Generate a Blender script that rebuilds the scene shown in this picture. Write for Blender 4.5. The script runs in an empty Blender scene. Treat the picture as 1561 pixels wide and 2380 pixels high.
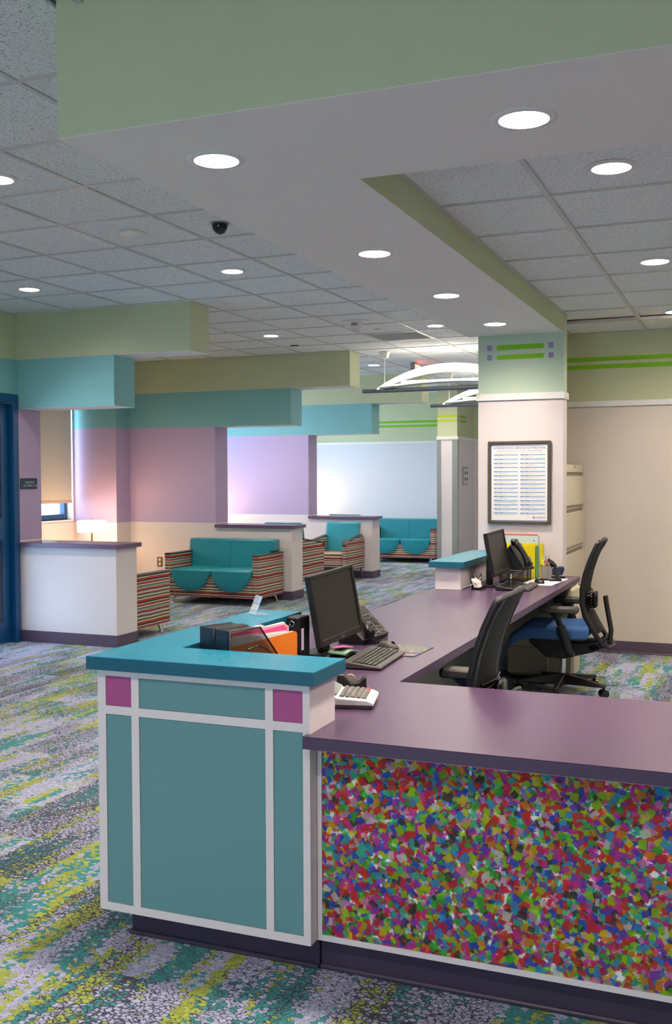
import bpy, bmesh, math, random
from mathutils import Vector, Matrix

PI = math.pi
R = math.radians
SC = bpy.context.scene
COL = SC.collection

# ------------------------------------------------------------------ camera
EYE = 1.50
YAW, PITCH, ROLL, FPX = .385265, .0341008, -.0042845, 2390.8
r = Vector((math.cos(YAW), math.sin(YAW), 0))
f = Vector((-math.sin(YAW), math.cos(YAW), 0))
u = Vector((0, 0, 1))
f2 = math.cos(PITCH) * f - math.sin(PITCH) * u
u2 = math.cos(PITCH) * u + math.sin(PITCH) * f
r3 = math.cos(ROLL) * r + math.sin(ROLL) * u2
u3 = math.cos(ROLL) * u2 - math.sin(ROLL) * r
cam = bpy.data.cameras.new('camera')
cam.sensor_fit = 'HORIZONTAL'
cam.sensor_width = 36.0
cam.lens = 36.0 * FPX / 1561.0
cam.clip_start = .05
cam_o = bpy.data.objects.new('camera', cam)
COL.objects.link(cam_o)
m = Matrix((r3, u3, -f2)).transposed().to_4x4()
m.translation = Vector((0, 0, EYE))
cam_o.matrix_world = m
SC.camera = cam_o

# ------------------------------------------------------------------ world, exposure
SKY_COLOR, SKY_STRENGTH = (.62, .80, 1.0), 5.1
DOWNLIGHT, PENDANT, LAMP = 350.0, 2.2, 9.5
EXPOSURE = 1.02
W = bpy.data.worlds.new('sky')
SC.world = W
W.use_nodes = True
bg = W.node_tree.nodes['Background']
bg.inputs[0].default_value = (*SKY_COLOR, 1)
bg.inputs[1].default_value = SKY_STRENGTH
vs = SC.view_settings
SC.display_settings.display_device = 'sRGB'
vs.view_transform = 'Standard'
vs.look = 'None'
vs.gamma = 1.0
vs.use_curve_mapping = False
vs.exposure = EXPOSURE
cy = SC.cycles
cy.use_denoising = True
cy.use_adaptive_sampling = True
cy.adaptive_threshold = .025
cy.max_bounces = 9
cy.diffuse_bounces = 5
cy.glossy_bounces = 4
cy.transmission_bounces = 8
cy.transparent_max_bounces = 64
cy.sample_clamp_indirect = 6.0
cy.caustics_reflective = False
cy.caustics_refractive = False

def portal(name, loc, rot, sx, sy):                 # marks a window opening for the sky light
    l = bpy.data.lights.new(name, 'AREA')
    l.shape = 'RECTANGLE'; l.size = sx; l.size_y = sy
    l.cycles.is_portal = True
    o = bpy.data.objects.new(name, l)
    o.location = loc; o.rotation_euler = rot
    COL.objects.link(o)

portal('window_portal', (-6.38, 7.0, 1.1), (0, R(-90), 0), 1.85, .92)
portal('window_portal', (-2.1, -3.17, 1.45), (R(90), 0, 0), 2.2, 1.5)  # opening of the added window behind the camera
portal('window_portal', (-8.36, 9.9, 1.75), (0, R(-90), 0), 1.55, 2.2)
portal('window_portal', (-8.36, 12.95, 1.75), (0, R(-90), 0), 1.55, 2.2)
portal('window_portal', (-8.36, 15.95, 1.75), (0, R(-90), 0), 1.55, 2.3)

# ------------------------------------------------------------------ mesh builder
class MB:
    def __init__(s):
        s.v, s.f, s.m = [], [], []
        s.M = None
    def at(s, loc=(0, 0, 0), rz=0, rx=0, ry=0):
        s.M = Matrix.Translation(loc) @ Matrix.Rotation(rz, 4, 'Z') @ Matrix.Rotation(ry, 4, 'Y') @ Matrix.Rotation(rx, 4, 'X')
        return s
    def add(s, vs, fs, m=0):
        b = len(s.v)
        for p in vs:
            p = Vector(p)
            s.v.append(s.M @ p if s.M else p)
        for q in fs:
            s.f.append([b + i for i in q]); s.m.append(m)
        return s
    def box(s, x0, x1, y0, y1, z0, z1, m=0, b=0):
        if b <= 0:
            vs = [(x, y, z) for z in (z0, z1) for y in (y0, y1) for x in (x0, x1)]
            fs = [(0, 2, 3, 1), (4, 5, 7, 6), (0, 1, 5, 4), (2, 6, 7, 3), (0, 4, 6, 2), (1, 3, 7, 5)]
            return s.add(vs, fs, m)
        b = min(b, (x1 - x0) * .49, (y1 - y0) * .49, (z1 - z0) * .49)
        vs, ix = [], {}
        lo, hi = (x0, y0, z0), (x1, y1, z1)
        for sx in (0, 1):
            for sy in (0, 1):
                for sz in (0, 1):
                    sg = (sx, sy, sz)
                    for ax in range(3):
                        p = []
                        for k in range(3):
                            e = hi[k] if sg[k] else lo[k]
                            if k != ax:
                                e += -b if sg[k] else b
                            p.append(e)
                        ix[(sx, sy, sz, ax)] = len(vs); vs.append(tuple(p))
        fs = []
        for ax in range(3):
            o1, o2 = (ax + 1) % 3, (ax + 2) % 3
            for sd in (0, 1):
                q = []
                for a, c in ((0, 0), (1, 0), (1, 1), (0, 1)):
                    k = [0, 0, 0]; k[ax] = sd; k[o1] = a; k[o2] = c
                    q.append(ix[(*k, ax)])
                fs.append(q if sd else q[::-1])
        for ax in range(3):
            o1, o2 = (ax + 1) % 3, (ax + 2) % 3
            for a in (0, 1):
                for c in (0, 1):
                    k0 = [0, 0, 0]; k1 = [0, 0, 0]
                    k0[o1] = k1[o1] = a; k0[o2] = k1[o2] = c; k1[ax] = 1
                    q = [ix[(*k0, o1)], ix[(*k1, o1)], ix[(*k1, o2)], ix[(*k0, o2)]]
                    fs.append(q if a == c else q[::-1])
        for sx in (0, 1):
            for sy in (0, 1):
                for sz in (0, 1):
                    q = [ix[(sx, sy, sz, k)] for k in range(3)]
                    fs.append(q if (sx + sy + sz) % 2 else q[::-1])
        return s.add(vs, fs, m)
    def prism(s, poly, ax, a0, a1, m=0):
        # poly: 2D points in the plane of the two other axes (cyclic order), extruded along ax
        def P(p, a):
            if ax == 0: return (a, p[0], p[1])
            if ax == 1: return (p[0], a, p[1])
            return (p[0], p[1], a)
        n = len(poly)
        vs = [P(p, a0) for p in poly] + [P(p, a1) for p in poly]
        fs = [list(range(n))[::-1], list(range(n, 2 * n))]
        for i in range(n):
            j = (i + 1) % n
            fs.append([i, j, n + j, n + i])
        return s.add(vs, fs, m)
    def rings(s, rs, m=0, caps=True, closed=False):
        n = len(rs[0]); b = len(s.v)
        vs = [p for q in rs for p in q]; fs = []
        k = len(rs)
        for i in range(k if closed else k - 1):
            i2 = (i + 1) % k
            for j in range(n):
                j2 = (j + 1) % n
                fs.append([i * n + j, i * n + j2, i2 * n + j2, i2 * n + j])
        if caps and not closed:
            fs.append(list(range(n))[::-1]); fs.append([(k - 1) * n + j for j in range(n)])
        return s.add(vs, fs, m)
    def cyl(s, p0, p1, r0, r1=None, n=14, m=0, caps=True):
        r1 = r0 if r1 is None else r1
        p0, p1 = Vector(p0), Vector(p1)
        d = (p1 - p0).normalized()
        a = d.orthogonal().normalized(); c = d.cross(a)
        rs = [[p + (a * math.cos(2 * PI * j / n) + c * math.sin(2 * PI * j / n)) * q for j in range(n)] for p, q in ((p0, r0), (p1, r1))]
        return s.rings(rs, m, caps)
    def tube(s, pts, rad, n=8, m=0, flat=1.0, closed=False, up=None):
        pts = [Vector(p) for p in pts]
        k = len(pts); rs = []
        a = None
        for i, p in enumerate(pts):
            t = (pts[(i + 1) % k] - pts[i - 1]) if closed else (pts[min(i + 1, k - 1)] - pts[max(i - 1, 0)])
            t.normalize()
            if up is not None:
                a = Vector(up) - t * t.dot(Vector(up)); a.normalize()
            elif a is None:
                a = t.orthogonal().normalized()
            else:
                a = a - t * t.dot(a); a.normalize()
            c = t.cross(a)
            q = rad[i] if isinstance(rad, (list, tuple)) else rad
            rs.append([p + a * math.cos(2 * PI * j / n) * q * flat + c * math.sin(2 * PI * j / n) * q for j in range(n)])
        return s.rings(rs, m, True, closed)
    def lathe(s, prof, c=(0, 0, 0), n=24, m=0, caps=True):
        rs = [[(c[0] + q * math.cos(2 * PI * j / n), c[1] + q * math.sin(2 * PI * j / n), c[2] + z) for j in range(n)] for q, z in prof]
        return s.rings(rs, m, caps)
    def sheet(s, fn, nu, nv, th=0, m=0):
        # fn(a, b) -> (point, normal) for a, b in 0..1; a thick curved sheet
        A = [[fn(i / nu, j / nv) for j in range(nv + 1)] for i in range(nu + 1)]
        top = [Vector(p) for row in A for p, nn in row]
        w = nv + 1
        if th <= 0:
            fs = [(i * w + j, (i + 1) * w + j, (i + 1) * w + j + 1, i * w + j + 1) for i in range(nu) for j in range(nv)]
            return s.add(top, fs, m)
        bot = [Vector(p) - Vector(nn).normalized() * th for row in A for p, nn in row]
        N = len(top); fs = []
        for i in range(nu):
            for j in range(nv):
                q = (i * w + j, (i + 1) * w + j, (i + 1) * w + j + 1, i * w + j + 1)
                fs.append(q); fs.append(tuple(N + x for x in q[::-1]))
        edge = [i * w for i in range(nu + 1)] + [nu * w + j for j in range(1, nv + 1)] + [i * w + nv for i in range(nu - 1, -1, -1)] + [j for j in range(nv - 1, 0, -1)]
        for i in range(len(edge)):
            a, b = edge[i], edge[(i + 1) % len(edge)]
            fs.append((b, a, N + a, N + b))
        return s.add(top + bot, fs, m)
    def mesh(s, name, mats, smooth=None):
        me = bpy.data.meshes.new(name)
        me.from_pydata([tuple(p) for p in s.v], [], s.f)
        if not isinstance(mats, (list, tuple)): mats = [mats]
        for q in mats: me.materials.append(q)
        if len(mats) > 1: me.polygons.foreach_set('material_index', s.m)
        bm = bmesh.new(); bm.from_mesh(me)
        bmesh.ops.recalc_face_normals(bm, faces=bm.faces)
        bm.to_mesh(me); bm.free()
        if smooth is not None:
            me.shade_smooth(); me.set_sharp_from_angle(angle=R(smooth))
        return me
    def build(s, name, mats, parent=None, smooth=None, loc=None, rot=None):
        return link(name, s.mesh(name, mats, smooth), parent, loc, rot)

def link(name, data, parent=None, loc=None, rot=None):
    o = bpy.data.objects.new(name, data)
    COL.objects.link(o)
    if parent: o.parent = parent
    if loc: o.location = loc
    if rot: o.rotation_euler = rot
    return o
def tag(o, label, cat, group=None):
    o['label'] = label; o['category'] = cat
    if group: o['group'] = group
    return o
def thing(name, label, cat, loc=(0, 0, 0), rz=0, group=None):
    o = link(name, None, None, loc, (0, 0, rz))
    o.empty_display_size = .1
    return tag(o, label, cat, group)
def struct(o, label=None):
    o['kind'] = 'structure'
    if label: o['label'] = label
    return o
def copy_tree(o, parent=None):
    c = o.copy(); COL.objects.link(c)
    if parent: c.parent = parent
    for ch in list(o.children): copy_tree(ch, c)
    return c
def dup(o, label, loc, rz):
    c = copy_tree(o); c.location = loc; c.rotation_euler = (0, 0, rz); c['label'] = label
    return c
def lettering(txt, size, mat, parent, loc, rot, align='CENTER', name='lettering', ex=.0004, sx=1.0, bold=0):
    cu = bpy.data.curves.new('lettering', 'FONT')
    cu.body = txt; cu.size = size; cu.align_x = align; cu.align_y = 'CENTER'
    cu.extrude = ex; cu.resolution_u = 2; cu.offset = bold
    t = bpy.data.objects.new('tmp_text', cu); COL.objects.link(t)
    bpy.context.view_layer.update()
    me = bpy.data.meshes.new_from_object(t.evaluated_get(bpy.context.evaluated_depsgraph_get()))
    bpy.data.objects.remove(t); bpy.data.curves.remove(cu)
    me.materials.clear(); me.materials.append(mat)
    o = link(name, me, parent, loc, rot)
    o.scale = (sx, 1, 1)
    return o
FACE_Y = (R(90), 0, 0)            # text that faces -Y
FACE_X = (R(90), 0, R(90))        # text that faces +X

# ------------------------------------------------------------------ materials
def lin(h):
    h = h.lstrip('#')
    c = [int(h[i:i + 2], 16) / 255 for i in (0, 2, 4)]
    return tuple(x / 12.92 if x <= .04045 else ((x + .055) / 1.055) ** 2.4 for x in c)
class NT:
    def __init__(s, name):
        s.mat = bpy.data.materials.new(name); s.mat.use_nodes = True
        s.t = s.mat.node_tree; s.n = s.t.nodes
        s.p = s.n['Principled BSDF']; s.out = s.n['Material Output']
    def new(s, typ, **kw):
        o = s.n.new(typ)
        for k, v in kw.items(): setattr(o, k, v)
        return o
    def put(s, sock, v):
        if isinstance(v, bpy.types.NodeSocket): s.t.links.new(v, sock)
        else: sock.default_value = v
    def math(s, op, a, b=None, c=None):
        o = s.new('ShaderNodeMath', operation=op)
        for i, v in enumerate((a, b, c)):
            if v is not None: s.put(o.inputs[i], v)
        return o.outputs[0]
    def mix(s, fac, a, b):
        o = s.new('ShaderNodeMix', data_type='RGBA')
        s.put(o.inputs[0], fac)
        for i, v in ((6, a), (7, b)):
            if isinstance(v, tuple): v = (*v, 1)
            s.put(o.inputs[i], v)
        return o.outputs[2]
    def noise(s, vec, scale, detail=2, rough=.5, w=None):
        o = s.new('ShaderNodeTexNoise', noise_dimensions='4D' if w is not None else '3D')
        if vec is not None: s.put(o.inputs['Vector'], vec)
        o.inputs['Scale'].default_value = scale; o.inputs['Detail'].default_value = detail; o.inputs['Roughness'].default_value = rough
        if w is not None: s.put(o.inputs['W'], w)
        return o.outputs[0]
    def ramp(s, fac, stops, const=False):
        o = s.new('ShaderNodeValToRGB')
        cr = o.color_ramp
        if const: cr.interpolation = 'CONSTANT'
        while len(cr.elements) < len(stops): cr.elements.new(.5)
        for e, (p, c) in zip(cr.elements, stops):
            e.position = p; e.color = (*c, 1)
        s.put(o.inputs[0], fac)
        return o.outputs[0]
    def bump(s, h, strength, dist=.002):
        o = s.new('ShaderNodeBump')
        o.inputs['Strength'].default_value = strength; o.inputs['Distance'].default_value = dist
        s.put(o.inputs['Height'], h)
        s.put(s.p.inputs['Normal'], o.outputs[0])
    def vec(s, kind='Object'):
        return s.new('ShaderNodeTexCoord').outputs[kind]
    def pos(s):
        return s.new('ShaderNodeNewGeometry').outputs['Position']
    def xyz(s, v):
        o = s.new('ShaderNodeSeparateXYZ'); s.put(o.inputs[0], v); return o.outputs
    def comb(s, x, y, z):
        o = s.new('ShaderNodeCombineXYZ')
        for i, v in enumerate((x, y, z)): s.put(o.inputs[i], v)
        return o.outputs[0]
MATS = {}
def flat(name, hexc, rough=.5, spec=.5, metal=0, grain=0, gscale=300, vary=0, vscale=6, coat=0):
    if name in MATS: return MATS[name]
    t = NT(name); c = lin(hexc)
    t.p.inputs['Base Color'].default_value = (*c, 1)
    t.p.inputs['Roughness'].default_value = rough
    t.p.inputs['Specular IOR Level'].default_value = spec
    t.p.inputs['Metallic'].default_value = metal
    t.p.inputs['Coat Weight'].default_value = coat
    if vary:
        k = t.noise(t.pos(), vscale, 3)
        t.put(t.p.inputs['Base Color'], t.mix(k, tuple(x * (1 - vary) for x in c), tuple(min(1, x * (1 + vary)) for x in c)))
    if grain:
        t.bump(t.noise(t.pos(), gscale, 2), grain)
    MATS[name] = t.mat
    return t.mat
def emit(name, color, strength):
    if name in MATS: return MATS[name]
    t = NT(name)
    t.p.inputs['Base Color'].default_value = (*color, 1)
    t.p.inputs['Emission Color'].default_value = (*color, 1)
    t.p.inputs['Emission Strength'].default_value = strength
    MATS[name] = t.mat
    return t.mat
def clear(name, color, mixf=.85, rough=.05):
    t = NT(name)
    tr = t.new('ShaderNodeBsdfTransparent'); tr.inputs[0].default_value = (*color, 1)
    mx = t.new('ShaderNodeMixShader'); mx.inputs[0].default_value = mixf
    t.p.inputs['Base Color'].default_value = (*color, 1); t.p.inputs['Roughness'].default_value = rough
    t.t.links.new(t.p.outputs[0], mx.inputs[1]); t.t.links.new(tr.outputs[0], mx.inputs[2])
    t.t.links.new(mx.outputs[0], t.out.inputs[0])
    return t.mat
def paint(name, hexc, rough=.6):
    return flat(name, hexc, rough, .3, grain=.10, gscale=260, vary=.03, vscale=2.5)

M_SAGE = paint('sage_green_paint', 'C9D0AA')
M_TEALW = paint('teal_paint', '84BDBE')
M_PINK = paint('lavender_paint', 'BFAAC9')
M_CREAM = paint('cream_paint', 'E6DCD8')
M_WHITE = paint('white_paint', 'EBE4E5')
M_SOFFIT = paint('soffit_white_paint', 'F2EDE9')
M_TRIM = flat('white_semi_gloss', 'EDECE8', .35, .5)
M_LIME = paint('lime_green_paint', '7FC21E')
M_MAUVE = paint('mauve_paint', '9C89B5')
M_BASE = flat('plum_vinyl_base', '5B4B5D', .45, .4, vary=.04)
M_BASE_D = flat('dark_plum_vinyl_toe', '443B50', .4, .4, vary=.05)
M_DOOR = flat('navy_blue_gloss_paint', '0C4775', .3, .5)
M_DOOR_D = flat('dark_navy_gloss', '082C4E', .15, .5)
M_STEEL = flat('stainless_guard', 'B9BCB5', .35, .5, metal=.6)
M_CHROME = flat('chrome', 'D8D8D8', .15, .5, metal=1)
M_BRASS = flat('brass', 'C09A52', .25, .5, metal=1)
M_GREY = flat('grey_metal', '8D9298', .35, .5, metal=.7)
M_TEE = flat('white_enamel_tee', 'C8C8C4', .4, .4)
M_PLASTIC_W = flat('white_plastic', 'E4E3DF', .4, .5)
M_BLACK = flat('black_plastic', '131314', .42, .5, grain=.05, gscale=700)
M_BLACK_G = flat('glossy_black_plastic', '0B0B0C', .18, .5)
M_CHAR = flat('charcoal_plastic', '3E3C3A', .5, .4)
M_SCREEN = flat('screen_glass', '23231F', .32, .4)
M_FILE = flat('cream_enamel_steel', 'CFC6AE', .4, .4)
M_FILE_D = flat('cream_enamel_shade', '8E866F', .5, .3)  # darker copy of the cream enamel, recess shade put into the colour
M_PAPER = flat('white_paper', 'EFEDEA', .7, .2)
M_BLUEBAR = flat('print_light_blue', '9DBBDD', .6, .2)
M_BLUETXT = flat('print_royal_blue', '3D55A8', .6, .2)
M_BROWNTXT = flat('print_brown', '8C7A66', .6, .2)
M_GREYTXT = flat('print_grey', 'B9B4B0', .6, .2)
M_BRONZE = flat('bronze_picture_frame', '5E5444', .4, .5, metal=.3)
M_ORANGE = flat('orange_card', 'F08328', .7, .2)
M_HOTPINK = flat('hot_pink_paper', 'F0609A', .7, .2)
M_YELLOW = flat('yellow_card', 'E6D418', .6, .3)
M_RED = flat('red_plastic', 'B23A3C', .4, .4)

def laminate(name, hexc, rough):
    t = NT(name); c = lin(hexc)
    p = t.pos()
    k = t.noise(p, 130, 3, .6)
    t.put(t.p.inputs['Base Color'], t.mix(k, tuple(x * .80 for x in c), tuple(min(1, x * 1.22) for x in c)))
    t.p.inputs['Roughness'].default_value = rough
    t.p.inputs['Specular IOR Level'].default_value = .5
    t.bump(t.noise(p, 480, 2), .22, .001)
    return t.mat
M_PURPLE = laminate('purple_laminate', '4D3854', .27)
M_PURPLE_E = laminate('purple_laminate_edge', '4E3B58', .45)
M_TEAL = laminate('teal_laminate', '187894', .27)
M_TEAL_E = laminate('teal_laminate_edge', '0E6178', .42)
M_CAP = flat('plum_wall_cap', '66506A', .32, .5)
M_INSET = flat('grey_teal_panel', '689B9E', .5, .35, grain=.06, vary=.03)
M_MAGENTA = flat('magenta_panel', 'B2568F', .5, .35, grain=.06, vary=.03)

def carpet():
    t = NT('carpet')
    p = t.pos(); x, y, z = t.xyz(p)
    vo = t.new('ShaderNodeTexVoronoi', feature='F1'); vo.inputs['Scale'].default_value = 68
    ve = t.new('ShaderNodeTexVoronoi', feature='DISTANCE_TO_EDGE'); ve.inputs['Scale'].default_value = 68
    wv = t.new('ShaderNodeTexNoise'); t.put(wv.inputs['Vector'], p); wv.inputs['Scale'].default_value = 170; wv.inputs['Detail'].default_value = 2
    wx, wy, wz = t.xyz(wv.outputs['Color'])
    flatp = t.comb(t.math('ADD', t.math('MULTIPLY', x, .80), t.math('MULTIPLY', t.math('SUBTRACT', wx, .5), .012)), t.math('ADD', y, t.math('MULTIPLY', t.math('SUBTRACT', wy, .5), .012)), 0.0)
    t.put(vo.inputs['Vector'], flatp); t.put(ve.inputs['Vector'], flatp)
    cx, cyy, cz = t.xyz(vo.outputs['Position'])
    cx = t.math('DIVIDE', cx, .80)
    rnd = t.xyz(vo.outputs['Color'])
    # carpet planks .25 x 1.0 m laid along y, each with its own cut of the pattern
    pc = t.math('FLOOR', t.math('DIVIDE', cx, .25))
    off = t.math('FRACT', t.math('MULTIPLY', pc, .37))
    pr = t.math('FLOOR', t.math('ADD', cyy, off))
    wn = t.new('ShaderNodeTexWhiteNoise', noise_dimensions='2D'); t.put(wn.inputs['Vector'], t.comb(pc, pr, 0.0))
    pid = t.xyz(wn.outputs['Color'])
    shift = t.math('MULTIPLY', pid[0], 40.0)
    base = t.comb(t.math('MULTIPLY', cx, 7.5), t.math('MULTIPLY', cyy, 1.9), shift)
    sx = t.comb(t.math('MULTIPLY', cx, 11.0), t.math('MULTIPLY', cyy, 1.5), t.math('ADD', shift, 13.0))
    jit = t.math('MULTIPLY', t.math('SUBTRACT', rnd[0], .5), .12)
    jit2 = t.math('MULTIPLY', t.math('SUBTRACT', rnd[1], .5), .10)
    bx = t.math('FLOOR', t.math('DIVIDE', cx, .0417))
    b1 = t.noise(t.comb(t.math('MULTIPLY', bx, 3.71), t.math('MULTIPLY', cyy, 1.35), shift), 1.0, 2, .5)
    b2 = t.noise(t.comb(t.math('MULTIPLY', bx, 2.13), t.math('MULTIPLY', cyy, 1.5), t.math('ADD', shift, 57.0)), 1.0, 2, .5)
    reg = t.math('MULTIPLY', t.math('SUBTRACT', t.noise(t.comb(t.math('MULTIPLY', cx, .9), t.math('MULTIPLY', cyy, .55), 3.0), 1.0, 1), .5), .16)
    mx_ = lambda a, b: t.math('ADD', t.math('MULTIPLY', a, .5), t.math('MULTIPLY', b, .5))
    teal_f = t.math('ADD', mx_(t.noise(base, 1.0, 3, .55), b1), t.math('ADD', jit, reg))
    lime_f = t.math('ADD', mx_(t.noise(sx, 1.0, 3, .55), b2), t.math('ADD', jit2, reg))
    gap_f = t.noise(t.comb(t.math('MULTIPLY', cx, 3.2), t.math('MULTIPLY', cyy, .9), t.math('ADD', shift, 31.0)), 1.0, 2)
    teal_m = t.math('GREATER_THAN', teal_f, .537)
    lime_m = t.math('GREATER_THAN', lime_f, .556)
    tone = t.math('ADD', .82, t.math('MULTIPLY', rnd[2], .30))
    fib = t.math('ADD', .78, t.math('MULTIPLY', t.noise(p, 620, 2, .7), .44))
    c = t.mix(teal_m, lin('A1A4C0'), lin('2F8284'))
    c = t.mix(lime_m, c, lin('98A340'))
    gapw = t.math('MULTIPLY', t.math('MAXIMUM', t.math('SUBTRACT', gap_f, .41), 0.0), .60)
    gap = t.math('LESS_THAN', t.math('ADD', ve.outputs['Distance'], t.math('MULTIPLY', t.math('SUBTRACT', t.noise(p, 130, 2), .5), .34)), gapw)
    c = t.mix(gap, c, lin('353647'))
    hs = t.new('ShaderNodeHueSaturation')
    t.put(hs.inputs['Color'], c); t.put(hs.inputs['Value'], t.math('MULTIPLY', tone, fib))
    t.put(t.p.inputs['Base Color'], hs.outputs[0])
    t.p.inputs['Roughness'].default_value = .95
    t.p.inputs['Specular IOR Level'].default_value = .1
    t.p.inputs['Sheen Weight'].default_value = .15
    h = t.math('SUBTRACT', t.math('ADD', t.math('MULTIPLY', t.noise(p, 420, 2, .7), .6), t.math('MULTIPLY', ve.outputs['Distance'], 1.6)), t.math('MULTIPLY', gap, .6))
    t.bump(h, .55, .004)
    return t.mat
M_CARPET = carpet()

def tile_mat(name, hexc):
    t = NT(name); p = t.pos(); c = lin(hexc)
    n1 = t.noise(p, 95, 2, .6)
    n2 = t.noise(p, 210, 1, .5)
    pit = t.math('MAXIMUM', t.math('GREATER_THAN', n1, .625), t.math('GREATER_THAN', n2, .66))
    t.put(t.p.inputs['Base Color'], t.mix(pit, c, tuple(x * .50 for x in c)))
    t.p.inputs['Roughness'].default_value = .9
    t.p.inputs['Specular IOR Level'].default_value = .1
    t.bump(t.math('SUBTRACT', t.math('MULTIPLY', n2, .3), pit), .5, .003)
    return t.mat
M_TILE = tile_mat('mineral_fibre_tile', 'EFF2F3')

STRIPES = ['2B2627', 'A8463C', 'A8463C', 'C9C0A4', '7A6A58', '2B2627', 'C9C0A4', '7FAE9A', '2B2627', 'B96A4E', 'D6CFB8', '8C6F8A', '2B2627', 'D2705E', 'A99C7E', '7FAE9A', '2B2627', 'CFC7AC', 'A8463C', '6B5A6E', 'C9C0A4']
def stripes(name, axis, hue=0):
    t = NT(name); p = t.vec('Object'); x, y, z = t.xyz(p)
    wob = t.math('MULTIPLY', t.math('SUBTRACT', t.noise(p, 9, 2), .5), .012)
    fine = t.math('MULTIPLY', t.math('SUBTRACT', t.noise(p, 190, 1), .5), .004)
    v = t.math('ADD', t.math('ADD', z if axis == 'z' else y, wob), fine)
    k = t.math('FRACT', t.math('DIVIDE', t.math('ADD', v, 5.0), .205))
    wdt = [1.0, 1.3, .9, 1.2, .8, .7, 1.2, 1.0, .6, 1.2, 1.0, 1.1, .7, 1.1, 1.2, .8, .7, 1.3, 1.2, .8, 1.0]
    tot = sum(wdt); acc = 0; st = []
    for h, w in zip(STRIPES, wdt):
        st.append((acc / tot, lin(h))); acc += w
    c = t.ramp(k, st, True)
    f_ = t.math('ADD', .75, t.math('MULTIPLY', t.noise(p, 350, 2), .5))
    hs = t.new('ShaderNodeHueSaturation'); t.put(hs.inputs['Color'], c); t.put(hs.inputs['Value'], f_)
    t.put(t.p.inputs['Base Color'], hs.outputs[0])
    t.p.inputs['Roughness'].default_value = .9; t.p.inputs['Specular IOR Level'].default_value = .15
    t.bump(t.noise(p, 500, 1), .3, .002)
    return t.mat
M_STRIPE = stripes('striped_upholstery', 'z')
M_STRIPE_T = stripes('striped_upholstery_top', 'y')
M_VINYL = flat('teal_vinyl', '1F8A97', .34, .5, grain=.12, gscale=120, vary=.06, vscale=5)
M_WOODB = flat('black_stained_wood', '26211F', .35, .5)
M_BLUEFAB = flat('blue_woven_fabric', '3A5E90', .9, .2, grain=.5, gscale=260, vary=.25, vscale=180)
M_MESHB = flat('black_mesh_fabric', '141416', .7, .3, grain=.4, gscale=520)

def wire_mesh(name, hexc, per, hole):
    t = NT(name); p = t.vec('Object'); x, y, z = t.xyz(p)
    uu = t.math('ADD', x, y)
    a = t.math('SINE', t.math('MULTIPLY', t.math('ADD', uu, z), 2 * PI / per))
    b = t.math('SINE', t.math('MULTIPLY', t.math('SUBTRACT', uu, z), 2 * PI / per))
    k = t.math('LESS_THAN', t.math('MAXIMUM', t.math('ABSOLUTE', a), t.math('ABSOLUTE', b)), hole)
    tr = t.new('ShaderNodeBsdfTransparent'); mx = t.new('ShaderNodeMixShader')
    t.put(mx.inputs[0], k)
    t.p.inputs['Base Color'].default_value = (*lin(hexc), 1); t.p.inputs['Roughness'].default_value = .5
    t.t.links.new(t.p.outputs[0], mx.inputs[1]); t.t.links.new(tr.outputs[0], mx.inputs[2]); t.t.links.new(mx.outputs[0], t.out.inputs[0])
    return t.mat
M_WIRE = wire_mesh('expanded_black_steel', '1A1A1C', .0055, .925)
M_GLASS = clear('window_glass', (.95, .98, 1), .92)
M_TINT = clear('tinted_door_glass', (.80, .86, .94), .92)
M_ACRYL = clear('clear_acrylic', (.93, .96, .97), .75)
def shade_cloth():
    t = NT('roller_shade_cloth'); p = t.vec('Object')
    d = t.new('ShaderNodeBsdfDiffuse'); tl = t.new('ShaderNodeBsdfTranslucent'); mx = t.new('ShaderNodeMixShader')
    c = t.mix(t.noise(p, 160, 2), lin('BBB2A5'), lin('D8D0C4'))
    t.put(d.inputs[0], c); t.put(tl.inputs[0], c); mx.inputs[0].default_value = .20
    t.t.links.new(d.outputs[0], mx.inputs[1]); t.t.links.new(tl.outputs[0], mx.inputs[2]); t.t.links.new(mx.outputs[0], t.out.inputs[0])
    return t.mat
M_SHADE = shade_cloth()

# ------------------------------------------------------------------ floor, walls, ceilings
mb = MB(); mb.box(-8.6, 4.2, -3.2, 20.2, -.1, 0); floor = struct(mb.build('floor', M_CARPET))

CZ, RZ, SB = 2.99, 2.712, 2.579
B1, B2 = 2.135, 2.58            # band heights of the bay headers
def bands(mb, x0, x1, y0, y1, top=3.02):      # wall slab painted cream, lavender, teal and sage in bands
    mb.box(x0, x1, y0, y1, 0, .93, 0); mb.box(x0, x1, y0, y1, .93, B1, 1)
    mb.box(x0, x1, y0, y1, B1, B2, 2); mb.box(x0, x1, y0, y1, B2, top, 3)
BANDS = [M_CREAM, M_PINK, M_TEALW, M_SAGE]

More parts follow.
